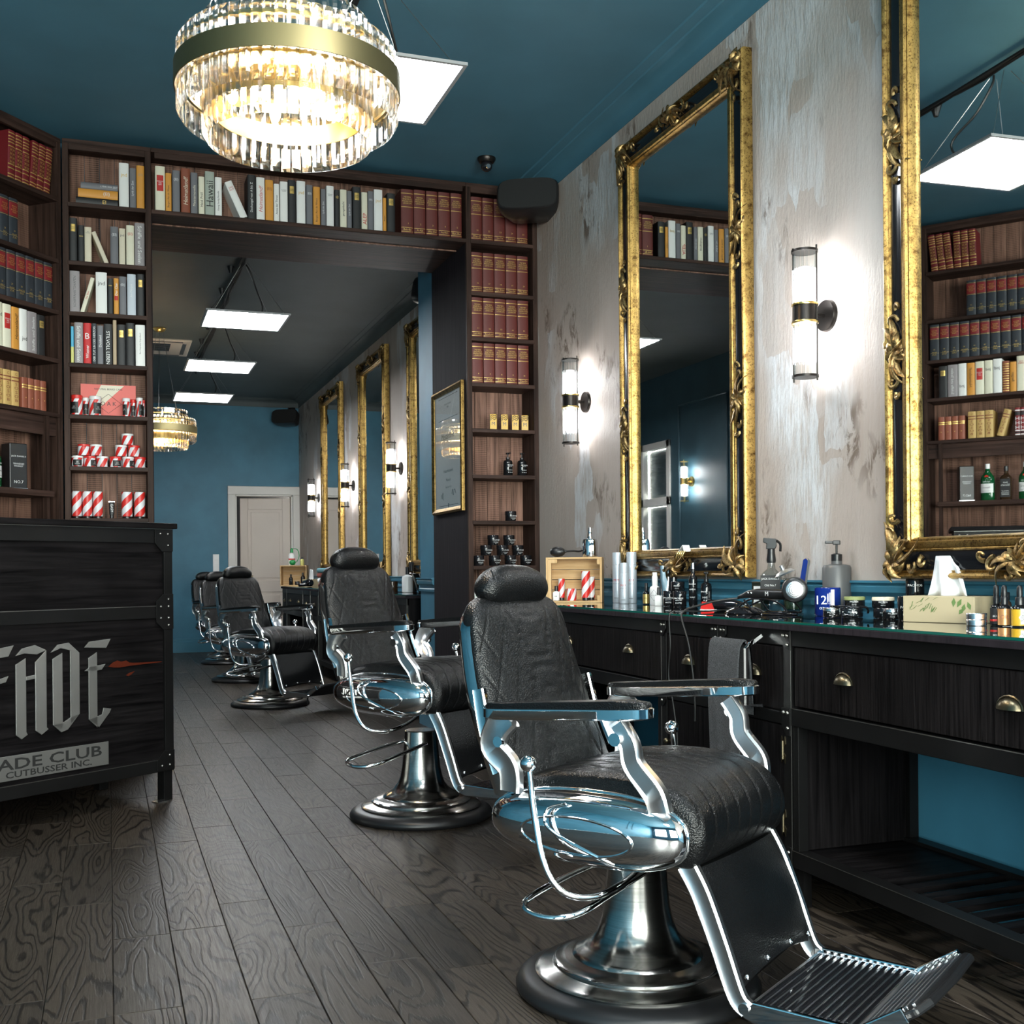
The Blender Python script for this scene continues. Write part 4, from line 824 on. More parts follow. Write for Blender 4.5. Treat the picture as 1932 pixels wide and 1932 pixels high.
# ------------------------------------------------------------------ chandeliers
def crystal_mesh(h, nm):
    g = G(); w_, d = .0163, .009
    sec = lambda z: [(-w_, -d * .1, z), (-w_ * .42, -d, z), (w_ * .42, -d, z), (w_, -d * .1, z), (w_ * .9, d * .7, z), (-w_ * .9, d * .7, z)]
    cut = lambda z: [(x, max(y, d * .45), z) for x, y, _ in sec(0)]
    g.rings([cut(0), sec(.022), sec(h - .02), cut(h)]); return g.mesh(nm, 'crystal')
CRO, CRI = crystal_mesh(.235, 'crystal'), crystal_mesh(.385, 'crystal')
def chandelier(label, loc, power=1.0):
    t = thing('chandelier', label, 'chandelier', loc, 0.1, 'crystal chandeliers'); RO, RI = .340, .262   # loc z = bottom of the inner ring
    def ring(nm, r0, r1, z0, z1, mt='brass', p=None): g = G(); g.lathe([(r0, z0), (r1, z0), (r1, z1), (r0, z1), (r0, z0)], 64); return build(g, nm, mt, p or t, smooth=40)
    ring('outer_band', RO + .012, RO + .016, .155, .222, 'brass_aged'); ring('outer_hoop', RO - .022, RO - .012, .262, .275); ring('outer_hoop', RO - .022, RO - .012, .15, .16)
    ring('inner_band', RI - .026, RI - .022, .085, .150, 'brass'); ring('inner_hoop', RI - .022, RI - .012, .33, .342); ring('inner_hoop', RI + .012, RI + .02, .215, .225)
    for k in range(60): a = 2 * math.pi * k / 60; reuse(CRO, 'outer_crystal', t, (RO * math.cos(a), RO * math.sin(a), .065), (0, 0, a + math.pi / 2))
    for k in range(46): a = 2 * math.pi * k / 46; reuse(CRI, 'inner_crystal', t, (RI * math.cos(a), RI * math.sin(a), 0), (0, 0, a + math.pi / 2))
    g = G()
    for k in range(3): a = math.pi * k / 3; c_, s_ = math.cos(a) * (RO - .015), math.sin(a) * (RO - .015); g.tube([(-c_, -s_, .268), (c_, s_, .268)], .006, 6)
    build(g, 'spokes', 'brass', t)
    for k in range(6):
        a = 2 * math.pi * (k + .5) / 6; c_, s_ = math.cos(a) * .185, math.sin(a) * .185
        g = G(); g.cyl(.012, .20, .265, 12, (c_, s_, 0)); so = build(g, 'socket', 'brass', t, smooth=40); g = G(); g.sphere(.019, (c_, s_, .168), sc=(1, 1, 1.7)); build(g, 'bulb', 'bulb_warm', so, smooth=60)
    ld = bpy.data.lights.new('chandelier_light', 'POINT'); ld.energy = CHAND_W * power; ld.color = (1.0, .74, .46); ld.shadow_soft_size = .09; link(bpy.data.objects.new('chandelier_light', ld), t, (0, 0, .19))
    top = CEIL - loc[2]
    for k in range(3):
        a = 2 * math.pi * k / 3 + .3; g = G(); g.tube([(math.cos(a) * .20, math.sin(a) * .20, .268), (math.cos(a) * .03, math.sin(a) * .03, top - .03)], .0022, 5); build(g, 'suspension_wire', 'wire_steel', t)
    g = G(); g.tube([(0, 0, .268), (0, 0, top - .03)], .003, 6); build(g, 'supply_cord', 'clear_glass', t)
    g = G(); g.lathe([(0, top), (.062, top), (.066, top - .012), (.05, top - .035), (.012, top - .05), (0, top - .05)], 24); build(g, 'ceiling_canopy', 'brass', t, smooth=40); return t
chandelier('large round crystal and brass chandelier hanging in the front room', (.56, 3.675, 2.47)); chandelier('crystal chandelier hanging far back in the rear room', (.51, 11.92, 2.345), .4)
# ------------------------------------------------------------------ hanging LED panels
def led(label, y, x=1.01):
    t = thing('led_panel', label, 'lamp', (x, y, 3.04), 0, 'hanging square light panels'); s = .31
    g = G(); sweep(g, s, s, [(0, -.012), (0, 0), (.016, 0), (.016, -.010), (.004, -.012)]); fr = build(g, 'panel_frame', 'panel_frame_grey', t, rot=(R(-90), 0, 0))
    g = G(); g.box(-s + .016, s - .016, -s + .016, s - .016, .001, .004); build(g, 'diffuser', 'led_diffuser', t)
    g = G(); g.box(-s + .01, s - .01, -s + .01, s - .01, .006, .011); build(g, 'back_plate', 'grey_plastic', t)
    for sy in (-1, 1):
        for sx in (-1, 1): g = G(); g.tube([(sx * .27, sy * .27, .012), (sx * .02, sy * .05, .44)], .0017, 4); build(g, 'suspension_wire', 'wire_steel', t)
    g = G(); g.tube(smooth_path([(.1, .1, .012), (.16, .16, .14), (.10, .05, .26), (.05, .0, .38), (.02, .02, .44)], 6), .006, 6); build(g, 'power_cable', 'cable_black', t, smooth=60); return t
led('square white light panel partly hidden behind the front chandelier', 4.485); led('nearest square light panel of the three in the rear room', 8.97); led('middle square light panel of the three in the rear room', 11.04); led('farthest square light panel in the rear room', 13.05); led('square white light panel above the shop floor, nearer the shop front', 2.3); led('square white light panel closest to the shop windows', .15)  # last panel is out of view, added to brighten fronts of chairs and bookcases
rng = random.Random(4)
for y0, y1, nm in ((-.6, 6.7, 'front'), (8.2, 14.2, 'rear')):
    t = thing('cable_tray', 'dark cable tray with hanging wires along the %s room ceiling' % nm, 'cable tray', (1.01, y0, CEIL - .06))
    g = G(); ln = y1 - y0; g.box(-.016, .016, 0, ln, .02, .03); build(g, 'tray', 'cord_shadow', t)
    for k in range(4):
        pts = [(rng.uniform(-.02, .02), ln * i / 14, rng.uniform(.004, .04)) for i in range(15)]; g = G(); g.tube(smooth_path(pts, 3), .006, 5); build(g, 'cable', 'cord_shadow', t, smooth=60)
    for k in range(int(ln / .75)):
        g = G(); g.lathe([(0, 0), (.012, 0), (.032, .06), (0, .06)], 10, (-.06, .4 + k * .75, -.0)); build(g, 'ceiling_hook', 'cable_black', t)
t = thing('air_conditioner', 'white ceiling cassette air conditioner beside the rear chandelier', 'air conditioner', (.43, 12.85, CEIL - .03))
g = G(); g.box(-.43, .43, -.43, .43, 0, .03); build(g, 'panel', 'ac_white', t, bevel=.012)
for k in range(7): g = G(); g.box(-.20, .22, -.26 + k * .06, -.225 + k * .06, -.004, .002); build(g, 'grille_slot', 'plastic_black', t)
for x0, x1, y0, y1 in ((-.34, .34, -.39, -.36), (-.34, .34, .36, .39), (.34, .38, -.30, .30), (-.38, -.34, -.30, .30)): g = G(); g.box(x0, x1, y0, y1, -.004, .002); build(g, 'louvre', 'grey_plastic', t)
t = thing('switch_plate', 'white stacked light switches on the far wall left of the door', 'switch', (1.43, 16.4, 1.12))
g = G(); g.box(-.042, .042, -.012, 0, -.0, .24); build(g, 'plate', 'white_gloss', t, bevel=.003)
for k in range(3): g = G(); g.box(-.032, .032, -.017, -.011, .012 + k * .077, .075 + k * .077); build(g, 'rocker', 'white_gloss', t, bevel=.003)
# ------------------------------------------------------------------ reception desk (local x along the front, front faces -y)
RZK = math.atan2(.591, .807); DL = 1.62
t = thing('reception_desk', 'black wood and riveted steel reception desk with FADE lettering', 'desk', (.29 - DL * .807, 5.785 - DL * .591, 0), RZK)
g = G(); g.box(0, DL, 0, .55, .15, 1.315); body = build(g, 'desk_body', 'wood_black_x', t)
g = G(); g.box(-.02, DL + .02, -.03, .57, 1.315, 1.342); build(g, 'desk_top', 'wood_black_x', t, bevel=.004)
BX, BK_ = .045, .012
for z0, z1, nm in ((1.245, 1.315, 'top_rail'), (.885, .945, 'middle_rail'), (.145, .205, 'bottom_rail')):
    g = G(); g.box(0, DL, -BK_, .0, z0, z1); rl = build(g, nm, 'steel_raw', t, bevel=.0015); g = G(); g.box(.0, DL, -BK_ - .0012, -BK_, z1 - .003, z1); build(g, 'worn_edge', 'steel_edge', rl)
for x0 in (0, DL - .05):
    g = G(); g.box(x0, x0 + .05, -BK_ - .001, .0, .145, 1.315); build(g, 'corner_post', 'steel_raw', t, bevel=.0015)
    for y0 in (0.0, .5): g = G(); g.box(x0, x0 + .05, y0, y0 + .05, 0, .15); build(g, 'leg', 'steel_raw', t, bevel=.0015)
g = G(); g.box(DL - .11, DL - .04, -.03, .02, 0, .006); build(g, 'foot_plate', 'tin_silver', t)
g = G(); g.lathe([(0, 0), (.006, 0), (.0055, .003), (.003, .0055), (0, .006)], 10, ax=1); RIV = g.mesh('rivet', 'steel_edge', 60)
def plate(t, poly, riv, y=-.014, th=.004, mt='steel_raw', nm='gusset_plate', mirror_x=None):
    g = G(); q = [(mirror_x - a if mirror_x is not None else a, b) for a, b in poly]; g.prism(q, y - th, y, 1); o = build(g, nm, mt, t, bevel=.001)
    for a, b in riv: reuse(RIV, 'rivet', o, (mirror_x - a if mirror_x is not None else a, y - th, b))
    return o
for mx in (None, DL):
    A = 0
    plate(t, [(0, 1.205), (.065, 1.205), (.105, 1.245), (.105, 1.312), (0, 1.312)], [(.03, 1.29), (.075, 1.29), (.03, 1.235)], mirror_x=mx)
    plate(t, [(0, .83), (.06, .83), (.10, .865), (.10, .965), (.06, 1.0), (0, 1.0)], [(.03, .975), (.03, .94), (.075, .94), (.03, .885), (.075, .885), (.03, .85)], mirror_x=mx)
    plate(t, [(0, .15), (.105, .15), (.105, .20), (.06, .245), (0, .245)], [(.03, .222), (.075, .175), (.03, .175)], mirror_x=mx)
# lettering: blackletter style capitals cut from raw iron, built stroke by stroke
def glyph(polys, x, z, s, nm):
    g = G()
    for pl in polys: g.prism([(x + a * s, z + b * s) for a, b in pl], -.006, 0, 1)
    return build(g, nm, 'iron_letter', t, (0, -.004, 0), bevel=.0012)
# unit: height about 1
def stroke(x0, x1, z0, z1, c=.06): return [(x0, z0 + c), (x0 + c * .6, z0), (x1, z0 + c * .8), (x1, z1 - c * .5), (x1 - .02, z1), (x0, z1 - c)]
Fg = [stroke(.06, .17, 0, .86), [(0, .86), (.08, .93), (.36, .97), (.30, .86), (.1, .84)], [(-.02, .58), (.30, .66), (.27, .60), (.06, .56)]]
Ag = [[(.0, .05), (.06, 0), (.13, .04), (.115, .07), (.115, .83), (.0, .77)], [(.22, .07), (.29, .02), (.37, .07), (.35, .09), (.35, .90), (.22, .78)], [(.0, .86), (.07, .93), (.22, .96), (.35, .90), (.24, .86), (.10, .88)], [(.115, .60), (.22, .61), (.22, .65), (.115, .64)]]
Dg = [[(.0, .11), (.11, .02), (.12, .12), (.12, .88), (.0, .82)], [(.215, .10), (.33, .20), (.33, .87), (.215, .90)], [(.0, .11), (.10, .02), (.18, .04), (.33, .20), (.215, .17), (.12, .12)], [(-.02, .89), (.06, .97), (.20, .985), (.33, .87), (.215, .90), (.10, .93)]]
Eg = [[(.05, .12), (.16, .02), (.16, .14), (.16, .86), (.05, .80)], [(.0, .92), (.06, .98), (.34, 1.0), (.28, .90)], [(.0, .66), (.06, .70), (.27, .72), (.22, .66), (.10, .65)], [(.05, .12), (.18, .02), (.32, .17), (.34, .21), (.24, .23), (.22, .16), (.16, .14)]]
for pl, nm, xo, s_, z_ in ((Fg, 'letter_f', DL - .985, .415, .396), (Ag, 'letter_a', DL - .828, .417, .394), (Dg, 'letter_d', DL - .652, .408, .393), (Eg, 'letter_e', DL - .491, .408, .393)): glyph(pl, xo, z_, s_, nm)
g = G(); g.box(DL - 1.10, DL - .368, -.005, 0, .225, .330); sg = build(g, 'name_plate', 'iron_letter', t, (0, -.004, 0), bevel=.001)
letter(t, 'FADE CLUB', (DL - .682, -.0098, .294), .555, .048, 'black_print', stretch=True, bold=.018); letter(t, 'CUTBUSSER INC.', (DL - .668, -.0098, .249), .42, .028, 'black_print', stretch=True, bold=.018)
for nm_, pl in (('bare_wood_scar', [(.36, .672), (.335, .69), (.31, .697), (.29, .69), (.262, .694), (.245, .683), (.22, .680), (.16, .678), (.06, .676), (.06, .672), (.15, .670), (.24, .668), (.30, .664), (.33, .666)]), ('bare_wood_scar', [(.265, .625), (.245, .635), (.215, .640), (.235, .626), (.25, .62)])):
    g = G(); g.prism([(DL - a_, b_) for a_, b_ in pl], -.0015, 0, 1); build(g, nm_, 'rust', t)
# ------------------------------------------------------------------ counters: units (local x = towards the camera along the wall, front faces -y = into the room)
XF = 2.10; CD = .48
RZC = R(-90)
def W(ycoord): return -ycoord
def cup_mesh():
    g = G(); rs = []
    for i in range(9):                      # half-dome pull
        a = math.pi * i / 8; x_, z_ = .040 * math.cos(a), .030 * math.sin(a)
        rs.append([(x_ * k, -.024 * math.sqrt(max(0, 1 - k * k)) - .001, z_ * k) for k in (1.0, .93, .8, .6, .35, .02)])
    n = 6; o = len(g.v)
    for r_ in rs: g.v += r_
    for i in range(8):
        for j in range(5): g.f.append((i * n + j, i * n + j + 1, (i + 1) * n + j + 1, (i + 1) * n + j)); g.m.append(0)
    g.tube([(.044 * math.cos(math.pi * i / 8), -.002, .034 * math.sin(math.pi * i / 8)) for i in range(9)], .003, 5); return g.mesh('cup_handle', 'brass_dark', 50)
CUP = cup_mesh()
def straps(t, x0, x1, zt, zm, zb):
    for xx, sg in ((x0, 1), (x1, -1)):
        f = lambda pl: [(xx + sg * a, b) for a, b in pl]
        plate(t, f([(0, zt - .062), (.022, zt - .062), (.05, zt - .03), (.05, zt), (0, zt)]), [(xx + sg * .014, zt - .015), (xx + sg * .036, zt - .015), (xx + sg * .014, zt - .045)], y=-.003)
        if zm: plate(t, f([(0, zm - .055), (.022, zm - .055), (.05, zm - .025), (.05, zm + .035), (0, zm + .035)]), [(xx + sg * .014, zm + .02), (xx + sg * .036, zm + .02), (xx + sg * .014, zm - .03)], y=-.003)
        if zb: plate(t, f([(0, zb), (.05, zb), (.05, zb + .03), (.022, zb + .06), (0, zb + .06)]), [(xx + sg * .014, zb + .015), (xx + sg * .036, zb + .015), (xx + sg * .014, zb + .042)], y=-.003)
def cabinet(label, ya, yb, detail=True):
    """closed cabinet with one drawer over one door"""
    w_ = yb - ya; t = thing('counter_cabinet', label, 'cabinet', (XF, yb, 0), RZC, 'black counter cabinets')
    g = G(); g.box(0, w_, .012, CD, .125, .895); build(g, 'carcass', 'wood_black_z', t)
    g = G()
    for x0, x1, z0, z1 in ((0, .045, .125, .895), (w_ - .045, w_, .125, .895), (0, w_, .845, .895), (0, w_, .125, .17), (.045, w_ - .045, .585, .625)): g.box(x0, x1, -.002, .012, z0, z1)
    ff = build(g, 'face_frame', 'steel_raw', t, bevel=.001)
    for x0 in (.0, w_ - .0018): g = G(); g.box(x0, x0 + .0018, -.0032, -.002, .125, .895); build(g, 'worn_edge', 'steel_edge', ff)
    g = G(); g.box(.05, w_ - .05, .001, .012, .63, .84); d_ = build(g, 'drawer', 'wood_black_v', t, bevel=.002); reuse(CUP, 'cup_handle', d_, (w_ / 2, .0, .735))
    g = G(); g.box(.05, w_ - .05, .001, .012, .175, .58); dr = build(g, 'door', 'wood_black_z', t, bevel=.002)
    g = G(); g.sphere(.012, (.075, -.02, .42)); g.cyl(.005, 0, .02, 8, (.075, .001, .42), ax=1); build(g, 'knob', 'brass_dark', dr, smooth=60)
    if detail:
        for z in (.26, .50):
            g = G(); g.cyl(.005, -.03, .03, 8, (w_ - .047, -.006, z))
            for sz in (-1, 1):
                for sx in (-1, 1): g.prism([(w_ - .047, z + sz * .005), (w_ - .047 + sx * .014, z + sz * .02), (w_ - .047 + sx * .010, z + sz * .045), (w_ - .047 + sx * .002, z + sz * .028)], -.004, 0, 1)
            build(g, 'hinge', 'brass_dark', dr)
        straps(t, 0, w_, .893, .605, .127)
    for x0 in (.0, w_ - .05):
        for y0 in (.03, CD - .06): g = G(); g.box(x0 + .01, x0 + .04, y0, y0 + .03, 0, .125); build(g, 'foot', 'steel_raw', t)
    return t
def station(label, ya, yb, detail=True):
    """open desk: long drawer above, slatted foot shelf below"""
    w_ = yb - ya; t = thing('counter_desk', label, 'desk', (XF, yb, 0), RZC, 'black counter desks')
    g = G(); g.box(0, w_, -.002, .02, .845, .895); build(g, 'top_rail', 'steel_raw', t, bevel=.001); g = G(); g.box(0, w_, -.004, .03, .585, .643); rl = build(g, 'drawer_rail', 'steel_raw', t, bevel=.0015); g = G(); g.box(0, w_, -.0052, -.004, .6405, .643); build(g, 'worn_edge', 'steel_edge', rl)
    g = G(); g.box(.01, w_ - .01, .002, .022, .65, .842); d_ = build(g, 'drawer', 'wood_black_v', t, bevel=.002)
    for x in ((.274, w_ - .28) if detail else (.3, w_ - .3)): reuse(CUP, 'cup_handle', d_, (x, .0015, .745), scale=(1.0, 1.0, 1.0))
    g = G(); g.box(.01, w_ - .01, .022, CD, .60, .62); build(g, 'drawer_floor', 'wood_black_x', t)
    for x0 in (0, w_ - .03): g = G(); g.box(x0, x0 + .03, .0, .035, .18, .585); build(g, 'post', 'steel_raw', t, bevel=.001); g = G(); g.box(x0, x0 + .03, CD - .045, CD - .01, .18, .62); build(g, 'post', 'steel_raw', t)
    for x0 in (.004, w_ - .016): g = G(); g.box(x0, x0 + .012, .036, CD - .05, .18, .60); build(g, 'side_panel', 'wood_black_z', t)
    g = G(); g.box(0, w_, -.004, .045, .126, .18); rl = build(g, 'shelf_rail', 'steel_raw', t, bevel=.0015); g = G(); g.box(0, w_, -.0052, -.004, .178, .180); build(g, 'worn_edge', 'steel_edge', rl); g = G(); g.box(0, w_, CD - .06, CD - .01, .126, .19); build(g, 'shelf_rail', 'steel_raw', t, bevel=.0015)
    g = G(); g.box(.0, w_ * .33, .045, CD - .06, .158, .178); build(g, 'shelf_board', 'wood_black_y', t)
    n = 8
    for k in range(n): x0 = w_ * .33 + .05 + (w_ * .67 - .05) * k / n; g = G(); g.prism([(x0, .045), (x0 + .045, .045), (x0 + .025, CD - .06), (x0 - .02, CD - .06)], .160, .178, 2); build(g, 'slat', 'wood_black_y', t, bevel=.001)
    if detail:
        for x0 in (.01, w_ - .04):
            for y0 in (.01, CD - .05): g = G(); g.box(x0, x0 + .03, y0, y0 + .03, 0, .126); build(g, 'foot', 'steel_raw', t)
    return t
station('open black desk with long two-handled drawer under the tissue box', 1.965, 3.195); cabinet('black cabinet with the grey towel hanging on its front', 3.20, 3.655); cabinet('narrow black cabinet behind the hanging hair dryer cable', 3.665, 4.125)
station('open black desk half hidden behind the front chair backrest', 4.13, 5.40, False); cabinet('black cabinet hidden behind the front chair, next to the last cabinet', 5.405, 5.87, False); cabinet('last black cabinet before the tall bookcase', 5.875, 6.34, False); cabinet('black cabinet at the near end of the front counter', 1.50, 1.96, False)
def worktop(label, ya, yb):
    t = thing('worktop', label, 'worktop', (XF - .02, yb, 0), RZC); w_ = yb - ya; dp = XR - .012 - XF + .02
    g = G(); g.box(0, w_, 0, dp, .896, .917); build(g, 'wood_slab', 'wood_panel_dark', t, bevel=.002)
    g = G(); g.box(.004, w_ - .004, .006, dp, .9175, .9255); gl = build(g, 'glass_sheet', 'worktop_glass', t, bevel=.0008)
    g = G(); g.box(.004, w_ - .004, .0045, .0058, .9178, .9250); build(g, 'glass_edge', 'glass_green_edge', gl); return t
worktop('long black worktop under glass along the front room wall', 1.48, 6.42)
for i, (ya, yb, nm) in enumerate(((13.07, 14.30, 'farthest'), (10.80, 12.04, 'middle'), (8.69, 9.94, 'nearest'))): station('%s open black desk along the rear room wall' % nm, ya, yb, False)
for i, (ya, yb, nm) in enumerate(((14.30, 14.66, 'end cabinet of the rear counter beside the far door'), (12.045, 12.55, 'rear counter cabinet after the middle rear mirror'), (12.555, 13.065, 'rear counter cabinet before the farthest rear mirror'), (9.945, 10.365, 'rear counter cabinet behind the third chair'), (10.37, 10.795, 'rear counter cabinet before the middle rear mirror'), (8.25, 8.685, 'rear counter cabinet next to the passage pillar'))): cabinet('black ' + nm, ya, yb, False)
worktop('long black worktop under glass along the rear room wall', 8.23, 14.67)
CT = .9262
# towel and bar on the cabinet
t = thing('towel_bar', 'angular chrome towel bar on the black cabinet front', 'towel bar', (XF, 3.655, 0), RZC)
g = G(); g.tube([(.30, -.016, .872), (.30, -.06, .845), (.30, -.075, .83), (.30, -.075, .64), (.30, -.016, .632)], .008, 4); build(g, 'bracket', 'chrome', t); g = G(); g.cyl(.006, .04, .30, 10, (0, -.062, .845), ax=0); build(g, 'bar', 'chrome', t)
t = thing('towel', 'grey terry towel draped over the towel bar', 'towel', (XF, 3.655, 0), RZC)
prof = [(-.020, .60), (-.024, .70), (-.030, .80), (-.040, .846), (-.054, .858), (-.068, .850), (-.078, .82), (-.084, .72), (-.083, .60), (-.080, .48), (-.079, .42)]
pth = smooth_path([(0, a - .013, b) for a, b in prof], 4); rr = random.Random(2); rs = []
for k in range(13):
    x_ = .075 + .20 * k / 12; w_ = .0035 * math.sin(k * 1.3); rs.append([(x_ - .012 * (p.z - .85) * (1 if k < 6 else .3), p.y + w_ * (.86 - p.z) * 2, p.z) for p in pth] + [(x_ - .012 * (p.z - .85) * (1 if k < 6 else .3), p.y + w_ * (.86 - p.z) * 2 + (.006 if i > 15 else -.006) * (1 if i > 15 else -1), p.z - (.006 if 10 < i < 26 else 0)) for i, p in reversed(list(enumerate(pth)))])
g = G(); g.rings(rs); build(g, 'cloth', 'towel_grey', t, smooth=60)
# ------------------------------------------------------------------ barber chairs (local x forward, y left, z up; footprint centre at the origin)
def quilt(a, b, p, q, depth, wdt, one=False):
    u, v = a / p + b / q, a / p - b / q
    d1 = abs(u - round(u)) * p * .7; d2 = abs(v - round(v)) * p * .7
    if one: return -depth * math.exp(-(d1 / wdt) ** 2)
    return -depth * max(math.exp(-(d1 / wdt) ** 2), math.exp(-(d2 / wdt) ** 2))
def make_chair():
    t = thing('barber_chair', 'barber chair', 'chair'); UP = []
    def part(g, nm, mt, sm=40, p=None, bevel=0, up=True):
        o = build(g, nm, mt, p or t, smooth=sm, bevel=bevel)
        if up and p is None: UP.append(o)
        return o
    # pedestal
    g = G(); g.lathe([(0, .03), (.268, .046), (.270, .052), (.258, .060), (.226, .066), (.220, .070), (.219, .078), (.212, .082), (.19, .086), (.172, .090), (.168, .096), (.160, .103), (.142, .112), (.122, .128), (.106, .150), (.095, .180), (.087, .22), (.081, .28), (.076, .34), (.073, .382), (.068, .386), (0, .386)], 56)
    ped = part(g, 'pedestal', 'steel_brushed', 35, up=False)
    g = G(); g.lathe([(0, 0), (.312, 0), (.320, .008), (.321, .018), (.312, .032), (.29, .043), (.268, .047), (.26, .04), (0, .028)], 56); part(g, 'rubber_rim', 'rubber_black', 40, p=ped)
    g = G(); g.lathe([(.2195, .0705), (.2215, .072), (.2215, .077), (.2195, .0785)], 56); part(g, 'trim_ring', 'chrome', 40, p=ped)
    g = G(); g.tube(smooth_path([(.075, -.05, .335), (.05, -.20, .305), (.02, -.33, .275), (-.05, -.375, .268), (-.12, -.345, .285), (-.10, -.18, .315), (-.06, -.05, .335)], 7), .0085, 8); part(g, 'pump_pedal', 'chrome', 60, p=ped)
    g = G(); g.cyl(.024, .36, .44, 16); part(g, 'piston', 'chrome', 40)
    g = G(); g.box(-.16, .20, -.20, .20, .385, .425); part(g, 'seat_pan', 'chrome_cast', None, bevel=.01)
    # seat cushion: cross-section swept over the width
    sec = smooth_path([(-.235, 0, .45), (-.25, 0, .50), (-.225, 0, .555), (-.12, 0, .590), (.02, 0, .605), (.16, 0, .600), (.25, 0, .575), (.305, 0, .525), (.318, 0, .465), (.295, 0, .412), (.25, 0, .398), (.12, 0, .415), (-.1, 0, .43)], 14, True)
    m_ = len(sec); lv = 128; arc = [0]
    for i in range(1, m_): arc.append(arc[-1] + (sec[i] - sec[i - 1]).length)
    rs = []
    for k in range(lv + 1):
        s_ = -1 + 2 * k / lv; y_ = .262 * s_; e = max(0, abs(s_) - .86) / .14; kk = 1 - .16 * (1 - math.sqrt(max(0, 1 - e * e))); ring = []
        crown = 1 + .05 * (1 - s_ * s_)
        for i, p in enumerate(sec):
            nrm = (sec[(i + 1) % m_] - sec[i - 1]).cross(Vector((0, 1, 0))).normalized(); top = p.z > .42 and p.x > -.22
            q = Vector((.03 + (p.x - .03) * kk, y_, .49 + (p.z - .49) * kk * (crown if p.z > .5 else 1)))
            dq = quilt(y_, arc[i], .066, .19, .0034, .0026, p.x > .20) if top and abs(s_) < .97 else 0
            ring.append(q + nrm * (dq if nrm.dot(q - Vector((.03, y_, .49))) > 0 else -dq))
        rs.append(ring)
    g = G(); g.rings(rs); part(g, 'seat_cushion', 'leather_black', 55)
    # backrest: stacked rounded sections, leaning back
    rs = []; lv = 124; n = 196
    def bw(s_): return .254 - .010 * s_ - .075 * max(0, s_ - .45) ** 1.3
    for k in range(lv + 1):
        s_ = k / lv; e0 = max(0, .07 - s_) / .07; e1 = max(0, s_ - .86) / .14
        f0 = math.sqrt(max(.02, 1 - e0 ** 2.2)); f1 = math.sqrt(max(.03, 1 - e1 ** 2.4))
        hw_ = bw(s_) * (.90 + .10 * f0) * (.70 + .30 * f1); th = .058 * min(f0, .25 + .75 * f1) * (1 - .25 * s_) ; ring = []
        zz = .50 + .525 * s_; cx = -.228 - .170 * s_ - .02 * math.sin(math.pi * s_)
        for j in range(n):
            a = 2 * math.pi * j / n; ca, sa = math.cos(a), math.sin(a)
            X_ = math.copysign(abs(ca) ** .62, ca) * th; Y_ = math.copysign(abs(sa) ** .62, sa) * hw_
            if ca > .05 and .05 < s_ < .95:
                X_ += quilt(Y_, zz - .5, .068, .14, .0034, .0026) * min(1, ca * 2.5); X_ += .018 * (1 - (Y_ / hw_) ** 2) * math.sin(math.pi * s_)
            ring.append((cx + X_, Y_, zz + .05 * (-X_)))
        rs.append(ring)
    g = G(); g.rings(rs); part(g, 'backrest', 'leather_black', 55)
    g = G(); rs = []
    for k in range(25):                       # polished shell round the back
        s_ = k / 24; zz = .515 + .50 * s_; cx = -.228 - .170 * s_ - .02 * math.sin(math.pi * s_); hw_ = (bw(s_) + .004) * (1 - .30 * max(0, (s_ - .84) / .16) ** 2); th = .052 * (1 - .3 * s_)
        rs.append([(cx + .008, -hw_, zz), (cx - th * .55, -hw_ * 1.0, zz), (cx - th * 1.1, -hw_ * .93, zz), (cx - th * 1.3, 0, zz), (cx - th * 1.1, hw_ * .93, zz), (cx - th * .55, hw_, zz), (cx + .008, hw_, zz), (cx - .012, hw_ * .985, zz), (cx - .012, -hw_ * .985, zz)])
    g.rings(rs); part(g, 'back_shell', 'chrome', 50)
    # headrest
    g = G(); rs = []
    for k in range(25):
        s_ = -1 + 2 * k / 24; r_ = math.sqrt(max(.012, 1 - abs(s_) ** 3.2)); ring = []
        for j in range(30):
            a = 2 * math.pi * j / 30; ring.append((-.412 + .060 * r_ * math.cos(a) + .022 * s_ * s_, .150 * s_, 1.058 + (.058 + .008 * math.cos(a)) * r_ * math.sin(a) - .012 * s_ * s_))
        rs.append(ring)
    g.rings(rs); hd = part(g, 'headrest', 'leather_black', 60)
    g = G(); g.tube(smooth_path([(-.378, -.118, 1.02), (-.360, -.125, 1.06), (-.382, -.118, 1.10)], 5), .0022, 5); part(g, 'seam', 'leather_black', 60, p=hd)
    for y_ in (-.045, .045): g = G(); g.cyl(.008, .95, 1.03, 8, (-.408, y_, 0)); part(g, 'headrest_post', 'chrome', 40)
    # side pods, arms, levers
    for sg in (-1, 1):
        nm = 'side'
        g = G(); rs = []
        def outl(a): ca, sa = math.cos(a), math.sin(a); b_ = .090 * (1 - .16 * max(0, -ca)); return math.copysign(abs(ca) ** .72, ca) * .278 + .006, math.copysign(abs(sa) ** .80, sa) * b_
        for v_ in (1.0, .995, .97, .92, .84, .74, .62, .48, .32, .16, .02):
            rs.append([(outl(2 * math.pi * j / 48)[0] * v_, sg * (.262 + .082 * math.sqrt(max(0, 1 - v_ ** 2.6))), .470 + outl(2 * math.pi * j / 48)[1] * v_) for j in range(48)])
        g.rings(rs); pod = part(g, 'side_pod', 'chrome', 50)
        g = G(); g.tube([(outl(2 * math.pi * j / 40)[0] * 1.0, sg * .262, .470 + outl(2 * math.pi * j / 40)[1]) for j in range(40)], .006, 8, closed=True); part(g, 'pod_rim', 'chrome', 60, p=pod)
        g = G()
        ins = [(.02 + .155 * math.cos(a), 0, .462 + .046 * math.sin(a)) for a in [2 * math.pi * j / 36 for j in range(36)]]
